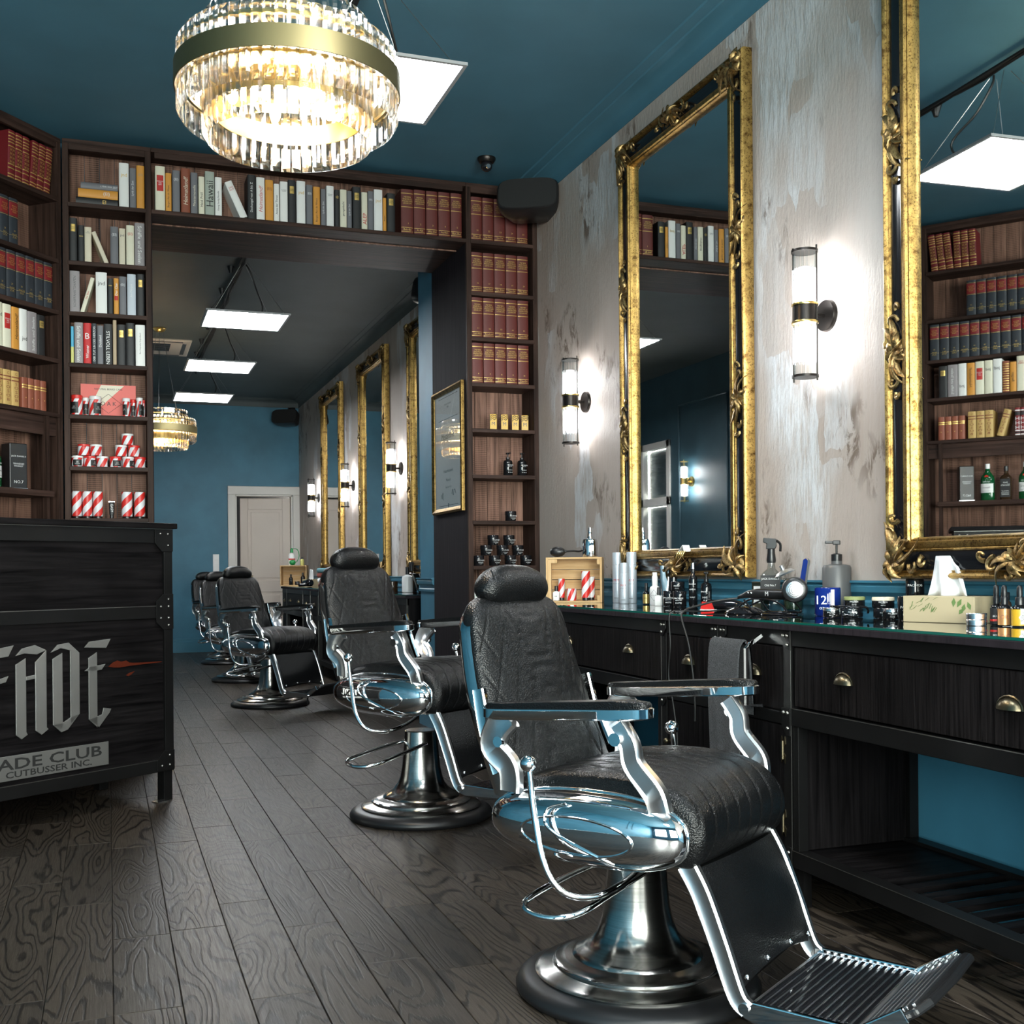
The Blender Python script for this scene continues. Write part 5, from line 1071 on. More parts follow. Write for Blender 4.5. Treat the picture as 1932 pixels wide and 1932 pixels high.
        def onpod(x_, z_):
            k_ = min(.98, max(abs(x_ - .012) / .29, math.hypot((x_ - .012) / .29, (z_ - .47) / .094))); return sg * (.262 + .082 * math.sqrt(max(0, 1 - k_ ** 2.6)) + .001)
        g.tube([(x_, onpod(x_, z_), z_) for x_, _, z_ in ins], .0035, 6, closed=True)
        g.tube([(x_, onpod(x_, z_), z_) for x_, z_ in [(q.x, q.z) for q in smooth_path([(-.01, 0, .535), (-.055, 0, .52), (-.06, 0, .49), (-.03, 0, .465), (.06, 0, .43), (.12, 0, .405)], 6)]], .004, 6)
        part(g, 'pod_scroll', 'chrome', 60, p=pod)
        # arm: tray and pad
        A0, A1, AY = -.265, .215, sg * .305
        def stad(k, z_): 
            o_ = []
            for j in range(28):
                a = 2 * math.pi * j / 28; ca, sa = math.cos(a), math.sin(a); ww = .030 + .009 * (ca > 0) * abs(ca)
                o_.append((-.025 + math.copysign(abs(ca) ** .42, ca) * .24 * k, AY + math.copysign(abs(sa) ** .6, sa) * ww * (1 if k > .99 else .86), z_ + .028 * (math.copysign(abs(ca) ** .42, ca) * .5 + .5)))
            return o_
        g = G(); g.rings([stad(.94, .722), stad(1.0, .727), stad(1.0, .748), stad(.985, .751)]); arm = part(g, 'armrest', 'chrome', 40)
        g = G(); g.rings([stad(.98, .750), stad(.985, .757), stad(.96, .763), stad(.80, .766)]); part(g, 'arm_pad', 'leather_black', 60, p=arm)
        def bar(path, w_, th):
            rs = []
            P_ = smooth_path(path, 6)
            for i, p in enumerate(P_):
                tg = (P_[min(i + 1, len(P_) - 1)] - P_[max(i - 1, 0)]).normalized(); nx = Vector((tg.z, 0, -tg.x)); ww = w_[0] + (w_[1] - w_[0]) * i / (len(P_) - 1) if isinstance(w_, tuple) else w_
                rs.append([(p.x + nx.x * ww * a, p.y + th * b, p.z + nx.z * ww * a) for a, b in ((-1, -.6), (-.8, -1), (-.6, -.7), (.6, -.7), (.8, -1), (1, -.6), (1, .6), (.8, 1), (-.8, 1), (-1, .6))])
            g = G(); g.rings(rs); return g
        part(bar([(.225, sg * .285, .535), (.215, sg * .295, .58), (.165, sg * .300, .64), (.155, sg * .305, .69), (.125, sg * .305, .735)], (.030, .024), .016), 'arm_front_strut', 'chrome_cast', 40, p=arm)
        part(bar([(-.20, sg * .285, .54), (-.20, sg * .292, .60), (-.245, sg * .300, .65), (-.225, sg * .305, .70), (-.195, sg * .305, .735)], (.030, .040), .015), 'arm_rear_strut', 'chrome_cast', 40, p=arm)
        g = G(); g.cyl(.016, 0, .012, 14, (.125, sg * .318 + .006, .70), ax=1); part(g, 'pivot_bolt', 'chrome', 40, p=arm); g = G(); g.cyl(.014, 0, .012, 14, (-.215, sg * .318 + .006, .668), ax=1); part(g, 'pivot_bolt', 'chrome', 40, p=arm)
        part(bar([(-.25, sg * .262, .58), (-.292, sg * .264, .68), (-.318, sg * .262, .79)], (.026, .018), .010), 'back_bracket', 'chrome', 40)
        # foot rest arm
        part(bar([(.262, sg * .225, .405), (.300, sg * .225, .34), (.345, sg * .225, .23), (.385, sg * .225, .125), (.412, sg * .225, .098)], (.026, .022), .012), 'footrest_arm', 'chrome_cast', 40)
        # reclining lever with ball
        g = G(); g.tube(smooth_path([(-.085, sg * .372, .625), (-.07, sg * .375, .52), (-.035, sg * .385, .40), (.01, sg * .37, .335), (.06, sg * .30, .318), (.09, sg * .18, .345), (.09, sg * .10, .39)], 7), .0085, 8); lv_ = part(g, 'recline_lever', 'chrome', 60)
        g = G(); g.sphere(.021, (-.087, sg * .372, .632), 16, 10); part(g, 'ball_knob', 'chrome', 60, p=lv_)
    # calf pad
    rs = []
    for k in range(13):
        s_ = k / 12; x_ = .272 + .105 * s_ + .02 * math.sin(math.pi * s_); z_ = .398 - .265 * s_; sag = .03 * max(0, (s_ - .85) / .15)
        rs.append([(x_ + .012 + .01 * (1 - (j / 7) ** 2) * 1, .212 * j / 7 * (1 - .02 * s_), z_ + sag * (1 - (j / 7) ** 2)) for j in range(-7, 8)] + [(x_ - .012, .212 * j / 7 * (1 - .02 * s_), z_ + sag * (1 - (j / 7) ** 2)) for j in range(7, -8, -1)])
    g = G(); g.rings(rs); cp = part(g, 'calf_pad', 'leather_black', 50)
    for y_ in (-.19, -.07, .07, .19): g = G(); g.sphere(.007, (.395, y_, .158 + (.012 if abs(y_) < .1 else 0)), 8, 6); part(g, 'stud', 'chrome', 60, p=cp)
    # foot plate with tread ribs and turned-up tip
    g = G(); g.box(.405, .665, -.215, .215, .088, .104); fp = part(g, 'foot_plate', 'chrome_cast', None, bevel=.004)
    for k in range(13): x_ = .425 + k * .0185; g = G(); g.box(x_ - .0045, x_ + .0045, -.200, .200, .103, .110); part(g, 'tread_rib', 'plastic_gloss', None, p=fp, bevel=.0015)
    ca, sa = math.cos(R(33)), math.sin(R(33)); tip = Matrix.Translation((.665, 0, .096)) @ Matrix.Rotation(R(-33), 4, 'Y')
    g = G(); g.prism([(.0, -.215), (.14, -.215), (.165, -.17), (.175, 0), (.165, .17), (.14, .215), (0, .215)], -.014, .006, 2); g.xf(tip); tp = part(g, 'footrest_tip', 'plastic_black', None, bevel=.006)
    for k in range(7): x_ = .018 + k * .019; g = G(); g.box(x_ - .004, x_ + .004, -.19, .19, .005, .011); g.xf(tip); part(g, 'tread_rib', 'chrome_cast', None, p=tp, bevel=.0015)
    for sg in (-1, 1):
        g = G(); g.prism([(.40, .078), (.425, .07), (.66, .078), (.668, .112), (.40, .118)], sg * .222 - .007, sg * .222 + .007, 1); part(g, 'side_rail', 'chrome', None, p=fp, bevel=.003)
        g = G(); g.box(-.01, .12, sg * .222 - .007, sg * .222 + .007, -.016, .018); g.xf(tip); part(g, 'tip_rail', 'chrome', None, p=tp, bevel=.003)
        g = G(); g.cyl(.013, -.01, .01, 14, (.405, sg * .226, .100), ax=1); part(g, 'hinge_bolt', 'chrome', 40, p=fp); g = G(); g.cyl(.012, -.01, .01, 14, (.668, sg * .226, .097), ax=1); part(g, 'hinge_bolt', 'chrome', 40, p=fp)
        g = G(); g.cyl(.007, .02, .088, 8, (.60, sg * .16, 0)); part(g, 'stop_peg', 'plastic_black', 40, p=fp)
    return t, [o.name for o in UP]
CH, CH_UP = make_chair()
index_kids()
CHAIRS = [(1.31, 2.728, .0, 'nearest black quilted barber chair, in the right foreground'), (1.324, 4.98, .10, 'raised black quilted barber chair, second from the camera'), (1.264, 9.589, .04, 'black quilted barber chair just beyond the passage, third from the camera'),
          (1.30, 11.87, .0, 'black quilted barber chair fourth from the camera, mostly hidden behind the third'), (1.373, 14.25, .0, 'farthest black quilted barber chair, against the teal back wall')]
for i, (x, y, lift, lb) in enumerate(CHAIRS):
    if i == 0: c = CH
    else:
        c = CH.copy(); COL.objects.link(c)
        for p in KIDS[CH.name]:
            q = p.copy(); COL.objects.link(q); q.parent = c
            if p.name in CH_UP: q.location.z += lift
            for s_ in KIDS.get(p.name, []): s2 = s_.copy(); COL.objects.link(s2); s2.parent = q
    c.location = (x, y, 0); c.rotation_euler = (0, 0, R(-55)); tag(c, lb, 'chair', 'barber chairs in a row')
# ------------------------------------------------------------------ things on the front counter
FC = R(-38)   # facing the room at an angle
# wooden crate on its side, open front
t = thing('wooden_crate', 'small pine crate on its side holding striped tubes on the front counter', 'crate', (2.315, 5.55, CT), R(-28)); w_, h_, d_ = .148, .240, .155
for nm, x0, x1, z0, z1 in (('crate_side', -w_, -w_ + .011, 0, h_), ('crate_side', w_ - .011, w_, 0, h_)): g = G(); g.box(x0, x1, 0, d_, z0, z1); build(g, nm, 'pine_z', t, bevel=.001)
for z0, z1 in ((0, .010), (h_ - .010, h_)): g = G(); g.box(-w_ + .011, w_ - .011, 0, d_, z0, z1); build(g, 'crate_board', 'pine_x', t, bevel=.001)
for k in range(4): g = G(); g.box(-w_ + .011, w_ - .011, d_ - .008, d_, .012 + k * .055, .064 + k * .055); build(g, 'back_slat', 'pine_x', t, bevel=.001)
for x0, x1, z0, z1 in ((-w_ + .011, -w_ + .028, .01, h_ - .01), (w_ - .026, w_ - .011, .01, .038), (w_ - .026, w_ - .011, h_ - .038, h_ - .01), (-w_ + .028, -w_ + .06, h_ - .03, h_ - .01)): g = G(); g.box(x0, x1, .004, .022, z0, z1); build(g, 'corner_block', 'pine_z', t)
CR = lambda x, y, z: at((2.315, 5.55), R(-28), x, y, CT + z)
def stube(label, loc, r, h, mt='stripe_tube', cap=True, rz=0.0):
    t = thing('striped_tube', label, 'tube', loc, rz, 'striped tubes in the crate'); g = G(); z0 = .014 if cap else 0
    g.lathe([(0, z0), (r, z0), (r, h), (r * .9, h + .001), (0, h + .001)], 22); build(g, 'tube_body', mt, t, smooth=40)
    g = G(); g.lathe([(0, 0), (r * .85, 0), (r * .85, .0145), (0, .0145)], 18); build(g, 'cap', 'plastic_black', t, smooth=40)
stube('thin red and white striped tube at the left in the crate', CR(-.075, .09, .011), .018, .115, rz=.3); stube('short wide red and white striped tin in the middle of the crate', CR(-.018, .055, .011), .026, .062, 'stripe_jar', False, .8); stube('tallest red and white striped tube at the right in the crate', CR(.058, .055, .011), .0225, .155, rz=-.6); stube('striped tube half hidden behind the tallest tube in the crate', CR(.082, .11, .011), .020, .125, rz=1.2)
def bottle(name, label, loc, rz, r, h, body, cap, capr=.5, caph=.3, texts=(), sq_=False, labelm=None, lz=(.1, .6), group=None, capmat2=None):
    t = thing(name, label, 'bottle', loc, rz, group); hb = h * (1 - caph)
    e = 5.0 if sq_ else 2.0
    def ring(rr, z): return [(rr * math.copysign(abs(math.cos(a)) ** (2 / e), math.cos(a)), rr * math.copysign(abs(math.sin(a)) ** (2 / e), math.sin(a)), z) for a in [i * math.pi / 10 for i in range(20)]]
    g = G(); g.rings([ring(r * .94, 0), ring(r, .003), ring(r, hb * .80), ring(r * .9, hb * .90), ring(max(r * capr * .8, .004), hb), ring(max(r * capr * .8, .004), hb * 1.03)]); build(g, 'bottle_body', body, t, smooth=40)
    g = G(); g.lathe([(0, hb), (r * capr, hb), (r * capr, h - .002), (r * capr * .92, h), (0, h)], 16); build(g, 'cap', cap, t, smooth=40)
    if labelm:
        g = G(); g.rings([ring(r + .0006, hb * lz[0]), ring(r + .0006, hb * lz[1])]); build(g, 'paper_label', labelm, t, smooth=40)
    for s, z, fw, fh, mt in texts: letter(t, s, (0, -r - .0013, z * h), fw * r, fh * h, mt)
    return t
bottle('perfume_bottle', 'small white bottle with black cap at the left of the crate', CR(-.098, .036, .0115), R(-28), .018, .078, 'white_label', 'plastic_black', .5, .36, sq_=True, texts=[('oak', .3, 1, .1, 'black_print')])
# chrome atomiser with rubber bulb on the crate
t = thing('atomiser', 'chrome atomiser bottle with black rubber bulb on top of the crate', 'atomiser', CR(.082, .06, .2415), R(-28)); t.scale = (1.3, 1.3, 1.25)
g = G(); g.lathe([(0, 0), (.030, 0), (.031, .004), (.031, .062), (.027, .075), (.010, .079), (.0095, .092), (.0085, .094), (.0085, .112), (.006, .114), (.0055, .124), (0, .125)], 24); build(g, 'chrome_body', 'chrome', t, smooth=40)
g = G(); g.tube(smooth_path([(.0, .008, .112), (-.01, .045, .095), (-.015, .05, .05), (-.04, .03, .026), (-.07, .0, .026), (-.095, -.02, .024)], 6), .004, 8); g.tube(smooth_path([(-.095, -.02, .024), (-.105, -.02, .024)], 3), .006, 8); build(g, 'hose', 'rubber_black', t, smooth=60)
g = G(); g.sphere(.022, (-.131, -.02, .0225), 16, 10, sc=(1.45, 1, 1)); build(g, 'rubber_bulb', 'rubber_black', t, smooth=60)
for i, (x, y, r, h, nm) in enumerate(((2.505, 5.415, .026, .262, 'tall silver hairspray can behind the short one by the crate'), (2.458, 5.235, .024, .207, 'short silver spray can in front of the two tall ones'), (2.515, 5.265, .026, .262, 'tall silver hairspray can at the right of the silver trio'))):
    vessel('spray_can', nm, 'can', (x, y, CT), FC, [('can_body', [(0, 0), (r - .002, 0), (r, .004), (r, h * .75), (r * .99, h * .752), (0, h * .752)], 'can_silver'), ('cap', [(0, h * .752), (r * .985, h * .755), (r * .985, h - .006), (r * .93, h), (0, h)], 'can_silver')], [('M:M', h * .45, r * 1.1, h * .05, 'red_print', r), ('PROFESSIONAL', h * .38, r * 1.3, h * .03, 'grey_plastic', r), ('session', h * .10, r * .9, h * .03, 'black_print', r)], 'silver spray cans')
bottle('dropper_bottle', 'small dropper bottle with gold label left of the white lotion', (2.50, 5.07, CT), FC, .016, .105, 'black_glass', 'plastic_black', .5, .36, labelm='gold_print', lz=(.08, .75), texts=[('OIL', .3, 1.1, .2, 'black_print')])
t = bottle('lotion_bottle', 'white pump lotion bottle with a diamond outline label', (2.505, 4.985, CT), FC, .026, .140, 'white_gloss', 'white_gloss', .55, .32, texts=[('O A K', .33, 1.0, .06, 'black_print')])
g = G(); g.lathe(cylp(.012, .135, .158), 14); build(g, 'pump_cap', 'white_gloss', t, smooth=40); g = G(); g.tube([(0, -.0275, .020), (.020, -.0275, .047), (0, -.0275, .074), (-.020, -.0275, .047)], .0008, 4, closed=True); build(g, 'diamond_print', 'black_print', t)
bottle('perfume_bottle', 'white square bottle with black cap in front of the lotion', (2.46, 4.855, CT), FC, .019, .087, 'white_label', 'plastic_black', .42, .42, sq_=True)
t = thing('foil_tube', 'crumpled silver foil tube standing behind the black jars', 'tube', (2.535, 4.93, CT), FC)
g = G(); g.rings([[(.021 * math.cos(a), .021 * math.sin(a), .0) for a in [i * math.pi / 8 for i in range(16)]], [(.023 * math.cos(a), .019 * math.sin(a), .05) for a in [i * math.pi / 8 for i in range(16)]], [(.026 * math.cos(a), .010 * math.sin(a) + .004 * math.sin(3 * a), .12) for a in [i * math.pi / 8 for i in range(16)]], [(.028 * math.cos(a), .002 * math.sin(a), .190) for a in [i * math.pi / 8 for i in range(16)]]]); build(g, 'foil', 'tin_silver', t, smooth=25)
t = thing('black_tube', 'tall flat black squeeze tube beside the foil tube', 'tube', (2.545, 4.875, CT), FC)
g = G(); g.rings([[(.017 * math.cos(a), .017 * math.sin(a), .0) for a in [i * math.pi / 8 for i in range(16)]], [(.020 * math.cos(a), .003 * math.sin(a), .195) for a in [i * math.pi / 8 for i in range(16)]]]); build(g, 'tube_body', 'plastic_gloss', t, smooth=40)
def facejar(label, loc, rz, r, h, lid='plastic_gloss', body='black_glass', l1='PACINOS', group='black jars on the front counter'):
    return vessel('styling_jar', label, 'jar', loc, rz, [('jar_body', [(0, 0), (r - .002, 0), (r, .003), (r, h * .68), (0, h * .68)], body), ('lid', [(0, h * .68), (r * 1.01, h * .68), (r * 1.01, h - .002), (r * .97, h), (0, h)], lid)], [(l1, h * .55, r * 1.4, h * .13, 'silver_print', r), ('signature line', h * .42, r * 1.3, h * .07, 'silver_print', r), ('MATTE', h * .25, r * .9, h * .09, 'silver_print', r)], group)
facejar('black jar beside the white square bottle on the front counter', (2.47, 4.765, CT), FC, .030, .072); facejar('black jar next to the tall black spray bottle on the front counter', (2.465, 4.655, CT), FC, .031, .072); facejar('black jar stacked on top of two jars on the front counter', (2.49, 4.72, CT + .0725), FC, .031, .042, l1='GROOM')
def sprayer(label, loc, r, h, txt, body='black_glass', cap='chrome'):
    return vessel('spray_bottle', label, 'bottle', loc, FC, [('bottle_body', [(0, 0), (r - .003, 0), (r, .004), (r, h * .62), (r * .9, h * .68), (r * .45, h * .75), (r * .42, h * .80), (0, h * .80)], body), ('collar', [(0, h * .79), (r * .5, h * .79), (r * .5, h * .87), (0, h * .87)], 'plastic_black'), ('spray_cap', [(0, h * .87), (r * .48, h * .87), (r * .40, h), (0, h)], cap)], [(s, z * h, fw * r, fh * h, 'silver_print', r) for s, z, fw, fh in txt])
sprayer('tall slim black spray bottle with chrome top, left of mirror ornament', (2.515, 4.62, CT), .020, .200, [('PACINOS', .52, 1.5, .04), ('GREEN', .40, 1.3, .05), ('TONIC', .22, 1.2, .04)])
pump('shorter black pump bottle right of the tall slim spray bottle', (2.535, 4.535, CT), FC, .025, .160, 'black_glass', [('PACINOS', .44, 1.5, .05), ('HAIR', .28, 1.2, .05), ('• •', .2, .8, .03)])
bottle('dropper_bottle', 'tiny bottle with white label right of the black pump bottle', (2.49, 4.43, CT), FC, .014, .075, 'black_glass', 'plastic_black', .5, .4, labelm='white_label', lz=(.05, .8))
# folding hook tag on the frame
t = thing('hook_rack', 'small folded metal tag with wire hooks resting on the mirror frame', 'hook rack', (XR - .074, 4.72, 1.180), RZC)
g = G(); g.prism([(-.030, .0), (.012, .030), (.030, .0), (.027, 0), (.012, .026), (-.025, 0)], -.018, .018, 1); build(g, 'folded_plate', 'white_gloss', t); letter(t, 'BARBER', (-.008, -.0188, .011), .026, .006, 'black_print')
for k in range(4): g = G(); g.tube(smooth_path([(-.03 + k * .02, -.01, .004), (-.035 + k * .02, -.02, -.01), (-.028 + k * .02, -.025, -.03), (-.02 + k * .022, -.024, -.04)], 4), .0016, 5); build(g, 'wire_hook', 'brass', t)
# clippers, blade box, trays
t = thing('hair_clipper', 'black hair clipper lying on the counter beside the red tag', 'clipper', (2.44, 4.20, CT), R(-60))
g = G(); rs = [[(x_, w2 * math.cos(a), .022 + h2 * math.sin(a)) for a in [i * math.pi / 8 for i in range(16)]] for x_, w2, h2 in ((-.09, .012, .012), (-.085, .020, .020), (-.02, .022, .021), (.04, .024, .021), (.07, .022, .016), (.078, .02, .010))]; g.rings(rs); build(g, 'clipper_body', 'plastic_gloss', t, smooth=50)
g = G(); g.box(.074, .095, -.02, .02, .012, .022); build(g, 'blade', 'tin_silver', t, bevel=.001)
t = thing('price_tag', 'red folded tag leaning by the clipper on the counter', 'tag', (2.36, 4.21, CT), R(-55)); g = G(); g.prism([(-.03, 0), (.035, 0), (.02, .034), (-.022, .036)], -.010, -.006, 1); build(g, 'tag_face', 'red_can', t); g = G(); g.box(-.03, .035, -.014, .012, 0, .004); build(g, 'tag_foot', 'white_label', t)
t = thing('blade_box', 'flat white blade box behind the clipper', 'box', (2.52, 4.27, CT), R(-70)); g = G(); g.box(-.05, .05, -.03, .03, 0, .022); build(g, 'box_body', 'white_label', t, bevel=.002); g = G(); g.box(-.04, .04, -.031, -.0302, .006, .016); build(g, 'print', 'aqua_cloth', t)
t = thing('card_box', 'small upright brown and grey box before the teal rail', 'box', (2.545, 4.10, CT), R(-65)); g = G(); g.box(-.028, .028, -.022, .022, 0, .118); build(g, 'box_body', 'brass_dark', t, bevel=.002); g = G(); g.box(-.018, .018, -.0228, -.0222, .03, .10); build(g, 'print', 'white_label', t)
# dryer stand and hair dryer
t = thing('dryer_stand', 'glossy black wire and dome dryer stand on the counter', 'stand', (2.33, 3.735, CT), R(-72))
g = G(); g.lathe([(0, 0), (.075, 0), (.077, .004), (.07, .012), (.045, .024), (0, .028)], 28, (-.09, 0, 0)); g2 = g; build(g, 'stand_dome', 'plastic_gloss', t, smooth=50)
g = G(); g.lathe([(0, 0), (.070, 0), (.071, .003), (.066, .006), (0, .008)], 28, (.075, 0, 0)); build(g, 'stand_base', 'plastic_gloss', t, smooth=50)
for yy in (-.045, .045):
    g = G(); g.tube(smooth_path([(-.10, yy * .6, .024), (-.03, yy, .055), (.04, yy, .058), (.11, yy, .045), (.145, yy * .9, .012), (.10, yy, .010), (.0, yy, .009), (-.03, yy, .03), (-.055, yy, .055)], 6), .0035, 6); build(g, 'wire_frame', 'plastic_gloss', t, smooth=60)
t = thing('hair_dryer', 'black hair dryer lying on the wire stand, round silver end facing out', 'hair dryer', (2.33, 3.735, CT + .068), R(-72))
hd_ = Matrix.Translation((.140, .01, .026)) @ Matrix.Rotation(R(38), 4, 'Z')
g = G(); g.lathe([(0, -.070), (.026, -.068), (.033, -.05), (.040, -.01), (.046, .03), (.047, .055), (.043, .066), (.036, .070), (0, .070)], 28, ax=1); g.xf(hd_); body = build(g, 'dryer_head', 'plastic_black', t, smooth=40)
g = G(); g.lathe([(0, .0695), (.031, .0695), (.031, .074), (.027, .0755), (0, .0755)], 28, ax=1); g.xf(hd_); gr = build(g, 'rear_grille', 'tin_silver', body, smooth=40)
g = G()
for k in range(4): rr_ = .006 + k * .006; g.tube([(rr_ * math.cos(a), -.0762, rr_ * math.sin(a)) for a in [i * math.pi / 10 for i in range(20)]], .0009, 4, closed=True)
g.xf(hd_); build(g, 'grille_rings', 'black_print', gr)
g = G(); rs = [[(x_, w2 * math.cos(a) + .004, zc + h2 * math.sin(a)) for a in [i * math.pi / 8 for i in range(16)]] for x_, w2, h2, zc in ((.13, .017, .017, .010), (.10, .018, .018, .008), (.04, .019, .019, .008), (-.03, .019, .018, .010), (-.075, .017, .015, .006), (-.10, .010, .010, .0), (-.125, .006, .006, -.006))]; g.rings(rs); h3 = build(g, 'handle', 'plastic_black', t, smooth=50)
for x_ in (-.06, -.045): g = G(); g.sphere(.004, (x_, -.015, .012), 8, 6); build(g, 'switch_button', 'chrome', h3, smooth=60)
letter(t, 'M', (.03, -.0162, .010), .02, .016, 'silver_print')
def cord(label, pts, r=.0042): g = G(); g.tube(smooth_path(pts, 10), r, 7); o = build(g, 'power_cord', 'cable_black', None, smooth=60); return tag(o, label, 'cable', 'hanging power cords')
cord('black dryer cord looping over the counter edge beside the towel', [(2.30, 3.86, .985), (2.22, 3.89, .975), (2.12, 3.90, .952), (2.085, 3.895, .940), (2.064, 3.885, .915), (2.058, 3.82, .82), (2.060, 3.79, .70), (2.064, 3.785, .60), (2.066, 3.79, .53)])
cord('thin black clipper cord hanging down the narrow cabinet front', [(2.44, 4.11, .945), (2.34, 4.03, .934), (2.20, 3.98, .932), (2.10, 3.985, .936), (2.080, 3.988, .932), (2.066, 3.99, .91), (2.062, 3.975, .80), (2.064, 3.995, .68), (2.062, 3.95, .56), (2.066, 3.93, .42), (2.07, 3.97, .30)], .003)
# clear spray bottle with black label, glass jar with lid
t = thing('trigger_bottle', 'square clear glass bottle with black trigger sprayer and black label', 'bottle', (2.525, 3.985, CT), FC)
g = G(); g.rings([sq(.040, 0, 5), sq(.042, .006, 6), sq(.042, .135, 6), sq(.036, .152, 4), sq(.017, .17, 2.2), sq(.014, .19, 2), sq(.014, .205, 2)]); build(g, 'bottle_glass', 'bottle_clear', t, smooth=40)
g = G(); g.lathe([(0, .195), (.017, .195), (.019, .205), (.015, .235), (.015, .25), (0, .25)], 16); build(g, 'neck_collar', 'plastic_black', t, smooth=40)
g = G(); g.prism([(-.020, .25), (.016, .25), (.022, .262), (.020, .292), (-.030, .296), (-.032, .278), (-.018, .272)], -.009, .009, 1); tr = build(g, 'trigger_head', 'plastic_black', t, bevel=.003); g = G(); g.tube(smooth_path([(.020, 0, .285), (.036, 0, .27), (.036, 0, .24)], 4), .0055, 6); build(g, 'trigger', 'plastic_black', tr, smooth=60)
g = G(); g.box(-.039, .039, -.0434, -.0426, .045, .145); lb = build(g, 'paper_label', 'b_black', t); letter(t, 'JACK DANIEL\'S', (0, -.0440, .130), .07, .013, 'white_label'); letter(t, 'Old No.7', (0, -.0440, .105), .045, .016, 'white_label'); letter(t, 'Tennessee\nWHISKEY', (0, -.0440, .072), .06, .025, 'white_label')
t = thing('glass_jar', 'clear lettered glass jar of combs with its glass lid propped open', 'jar', (2.535, 3.845, CT), FC)
g = G(); g.lathe([(0, 0), (.036, 0), (.039, .004), (.039, .12), (.037, .128), (.039, .132), (.037, .134), (.035, .128), (.036, .01), (0, .008)], 24); build(g, 'jar_glass', 'bottle_clear', t, smooth=40)
g = G(); g.lathe([(0, .012), (.035, .012), (.035, .10), (0, .10)], 20); build(g, 'liquid', 'dark_liquid', t, smooth=40)
ld = Matrix.Translation((-.03, -.005, .148)) @ Matrix.Rotation(R(-24), 4, 'Y'); g = G(); g.lathe([(0, 0), (.04, 0), (.042, .004), (.03, .014), (.008, .02), (.007, .034), (.010, .038), (0, .040)], 24); g.xf(ld); build(g, 'glass_lid', 'chrome_cast', t, smooth=40); letter(t, 'FADE', (0, -.0405, .06), .05, .02, 'silver_print')
t = thing('folding_comb', 'dark blue and black comb standing in the glass jar', 'comb', (2.53, 3.775, CT + .095), FC); g = G(); g.prism([(-.014, 0), (.006, 0), (.022, .105), (.014, .115), (.004, .11)], -.004, .004, 1); build(g, 'comb_back', 'blue_liquid', t, bevel=.002); g = G(); g.prism([(.006, .01), (.014, .0), (.030, .105), (.022, .116)], -.003, .003, 1); build(g, 'comb_teeth', 'plastic_black', t)
t = thing('disinfectant_jar', 'blue disinfectant jar with clear wall at the counter middle', 'jar', (2.455, 3.505, CT), FC); g = G(); g.lathe([(0, 0), (.044, 0), (.046, .004), (.046, .098), (.044, .102), (0, .102)], 24); build(g, 'blue_fill', 'blue_liquid', t, smooth=40); letter(t, '12', (-.018, -.0475, .058), .034, .034, 'can_silver'); letter(t, 'OZ', (-.018, -.0475, .028), .02, .008, 'can_silver')
g = G(); g.box(.014, .026, -.0465, -.0445, .03, .095); build(g, 'paper_label', 'white_label', t)
t = vessel('pump_bottle', 'big dark grey pump dispenser bottle behind the blue jar', 'bottle', (2.545, 3.575, CT), FC, [('bottle_body', [(0, 0), (.05, 0), (.052, .004), (.052, .172), (.047, .182), (.020, .186), (.019, .20), (0, .20)], 'grey_plastic'), ('pump_collar', [(0, .198), (.020, .198), (.020, .222), (.010, .226), (0, .226)], 'plastic_black'), ('pump_stem', [(0, .225), (.004, .225), (.004, .262), (0, .262)], 'plastic_black')])
g = G(); g.box(-.014, .014, -.012, .012, .258, .274); g.box(-.042, -.01, -.006, .006, .262, .272); build(g, 'pump_head', 'plastic_black', t, bevel=.003)
# low jars and glasses
for i, (x, y, z, r, h, lid, nm) in enumerate(((2.37, 3.36, 0, .030, .034, 'tin_silver', 'leftmost low jar under the safety glasses'), (2.455, 3.36, 0, .036, .034, 'plastic_gloss', 'low jar beneath the green-lidded jar'), (2.46, 3.355, .0345, .036, .037, 'leaf_print_pale', 'low jar with olive green lid'), (2.50, 3.245, 0, .036, .034, 'plastic_gloss', 'low jar beneath the cream-lidded jar'), (2.50, 3.25, .0345, .037, .037, 'b_bone', 'low jar with cream lid'), (2.46, 3.150, 0, .031, .036, 'tin_silver', 'low jar with clear lid beside the tall black jar'))):
    facejar(nm, (x, y, CT + z), FC, r, h, lid)
facejar('tall black jar just left of the tissue box', (2.455, 3.068, CT), FC, .031, .078)
t = thing('safety_glasses', 'clear safety glasses with dark frame lying before the jars', 'glasses', (2.335, 3.235, CT), R(-68))
for sx in (-1, 1):
    g = G(); rs = []
    for k in range(9): a = sx * (.06 + k * .125); rs.append([(.06 * math.sin(a), -.045 * math.cos(a) + .02, z_) for z_ in (.004 + .012 * math.exp(-abs(a) * 3.), .044 - .004 * abs(a))])
    o0 = len(g.v); g.v += [p for r_ in rs for p in r_]; g.f += [(o0 + 2 * i, o0 + 2 * i + 1, o0 + 2 * i + 3, o0 + 2 * i + 2) for i in range(8)]; g.m += [0] * 8; lens = build(g, 'lens', 'clear_glass', t, smooth=60); sm = lens.modifiers.new('thickness', 'SOLIDIFY'); sm.thickness = .002
    g = G(); g.tube(smooth_path([(sx * .055, .0, .042), (sx * .060, .03, .040), (sx * .050, .06, .030), (sx * .04, .075, .02)], 5), .004, 6); build(g, 'temple', 'plastic_gloss', t, smooth=60)
g = G(); g.tube(smooth_path([(.06 * math.sin(a), -.045 * math.cos(a) + .018, .045 - .004 * abs(a)) for a in [-1.1 + .22 * i for i in range(11)]], 2), .0028, 6); build(g, 'brow_frame', 'plastic_gloss', t, smooth=60)
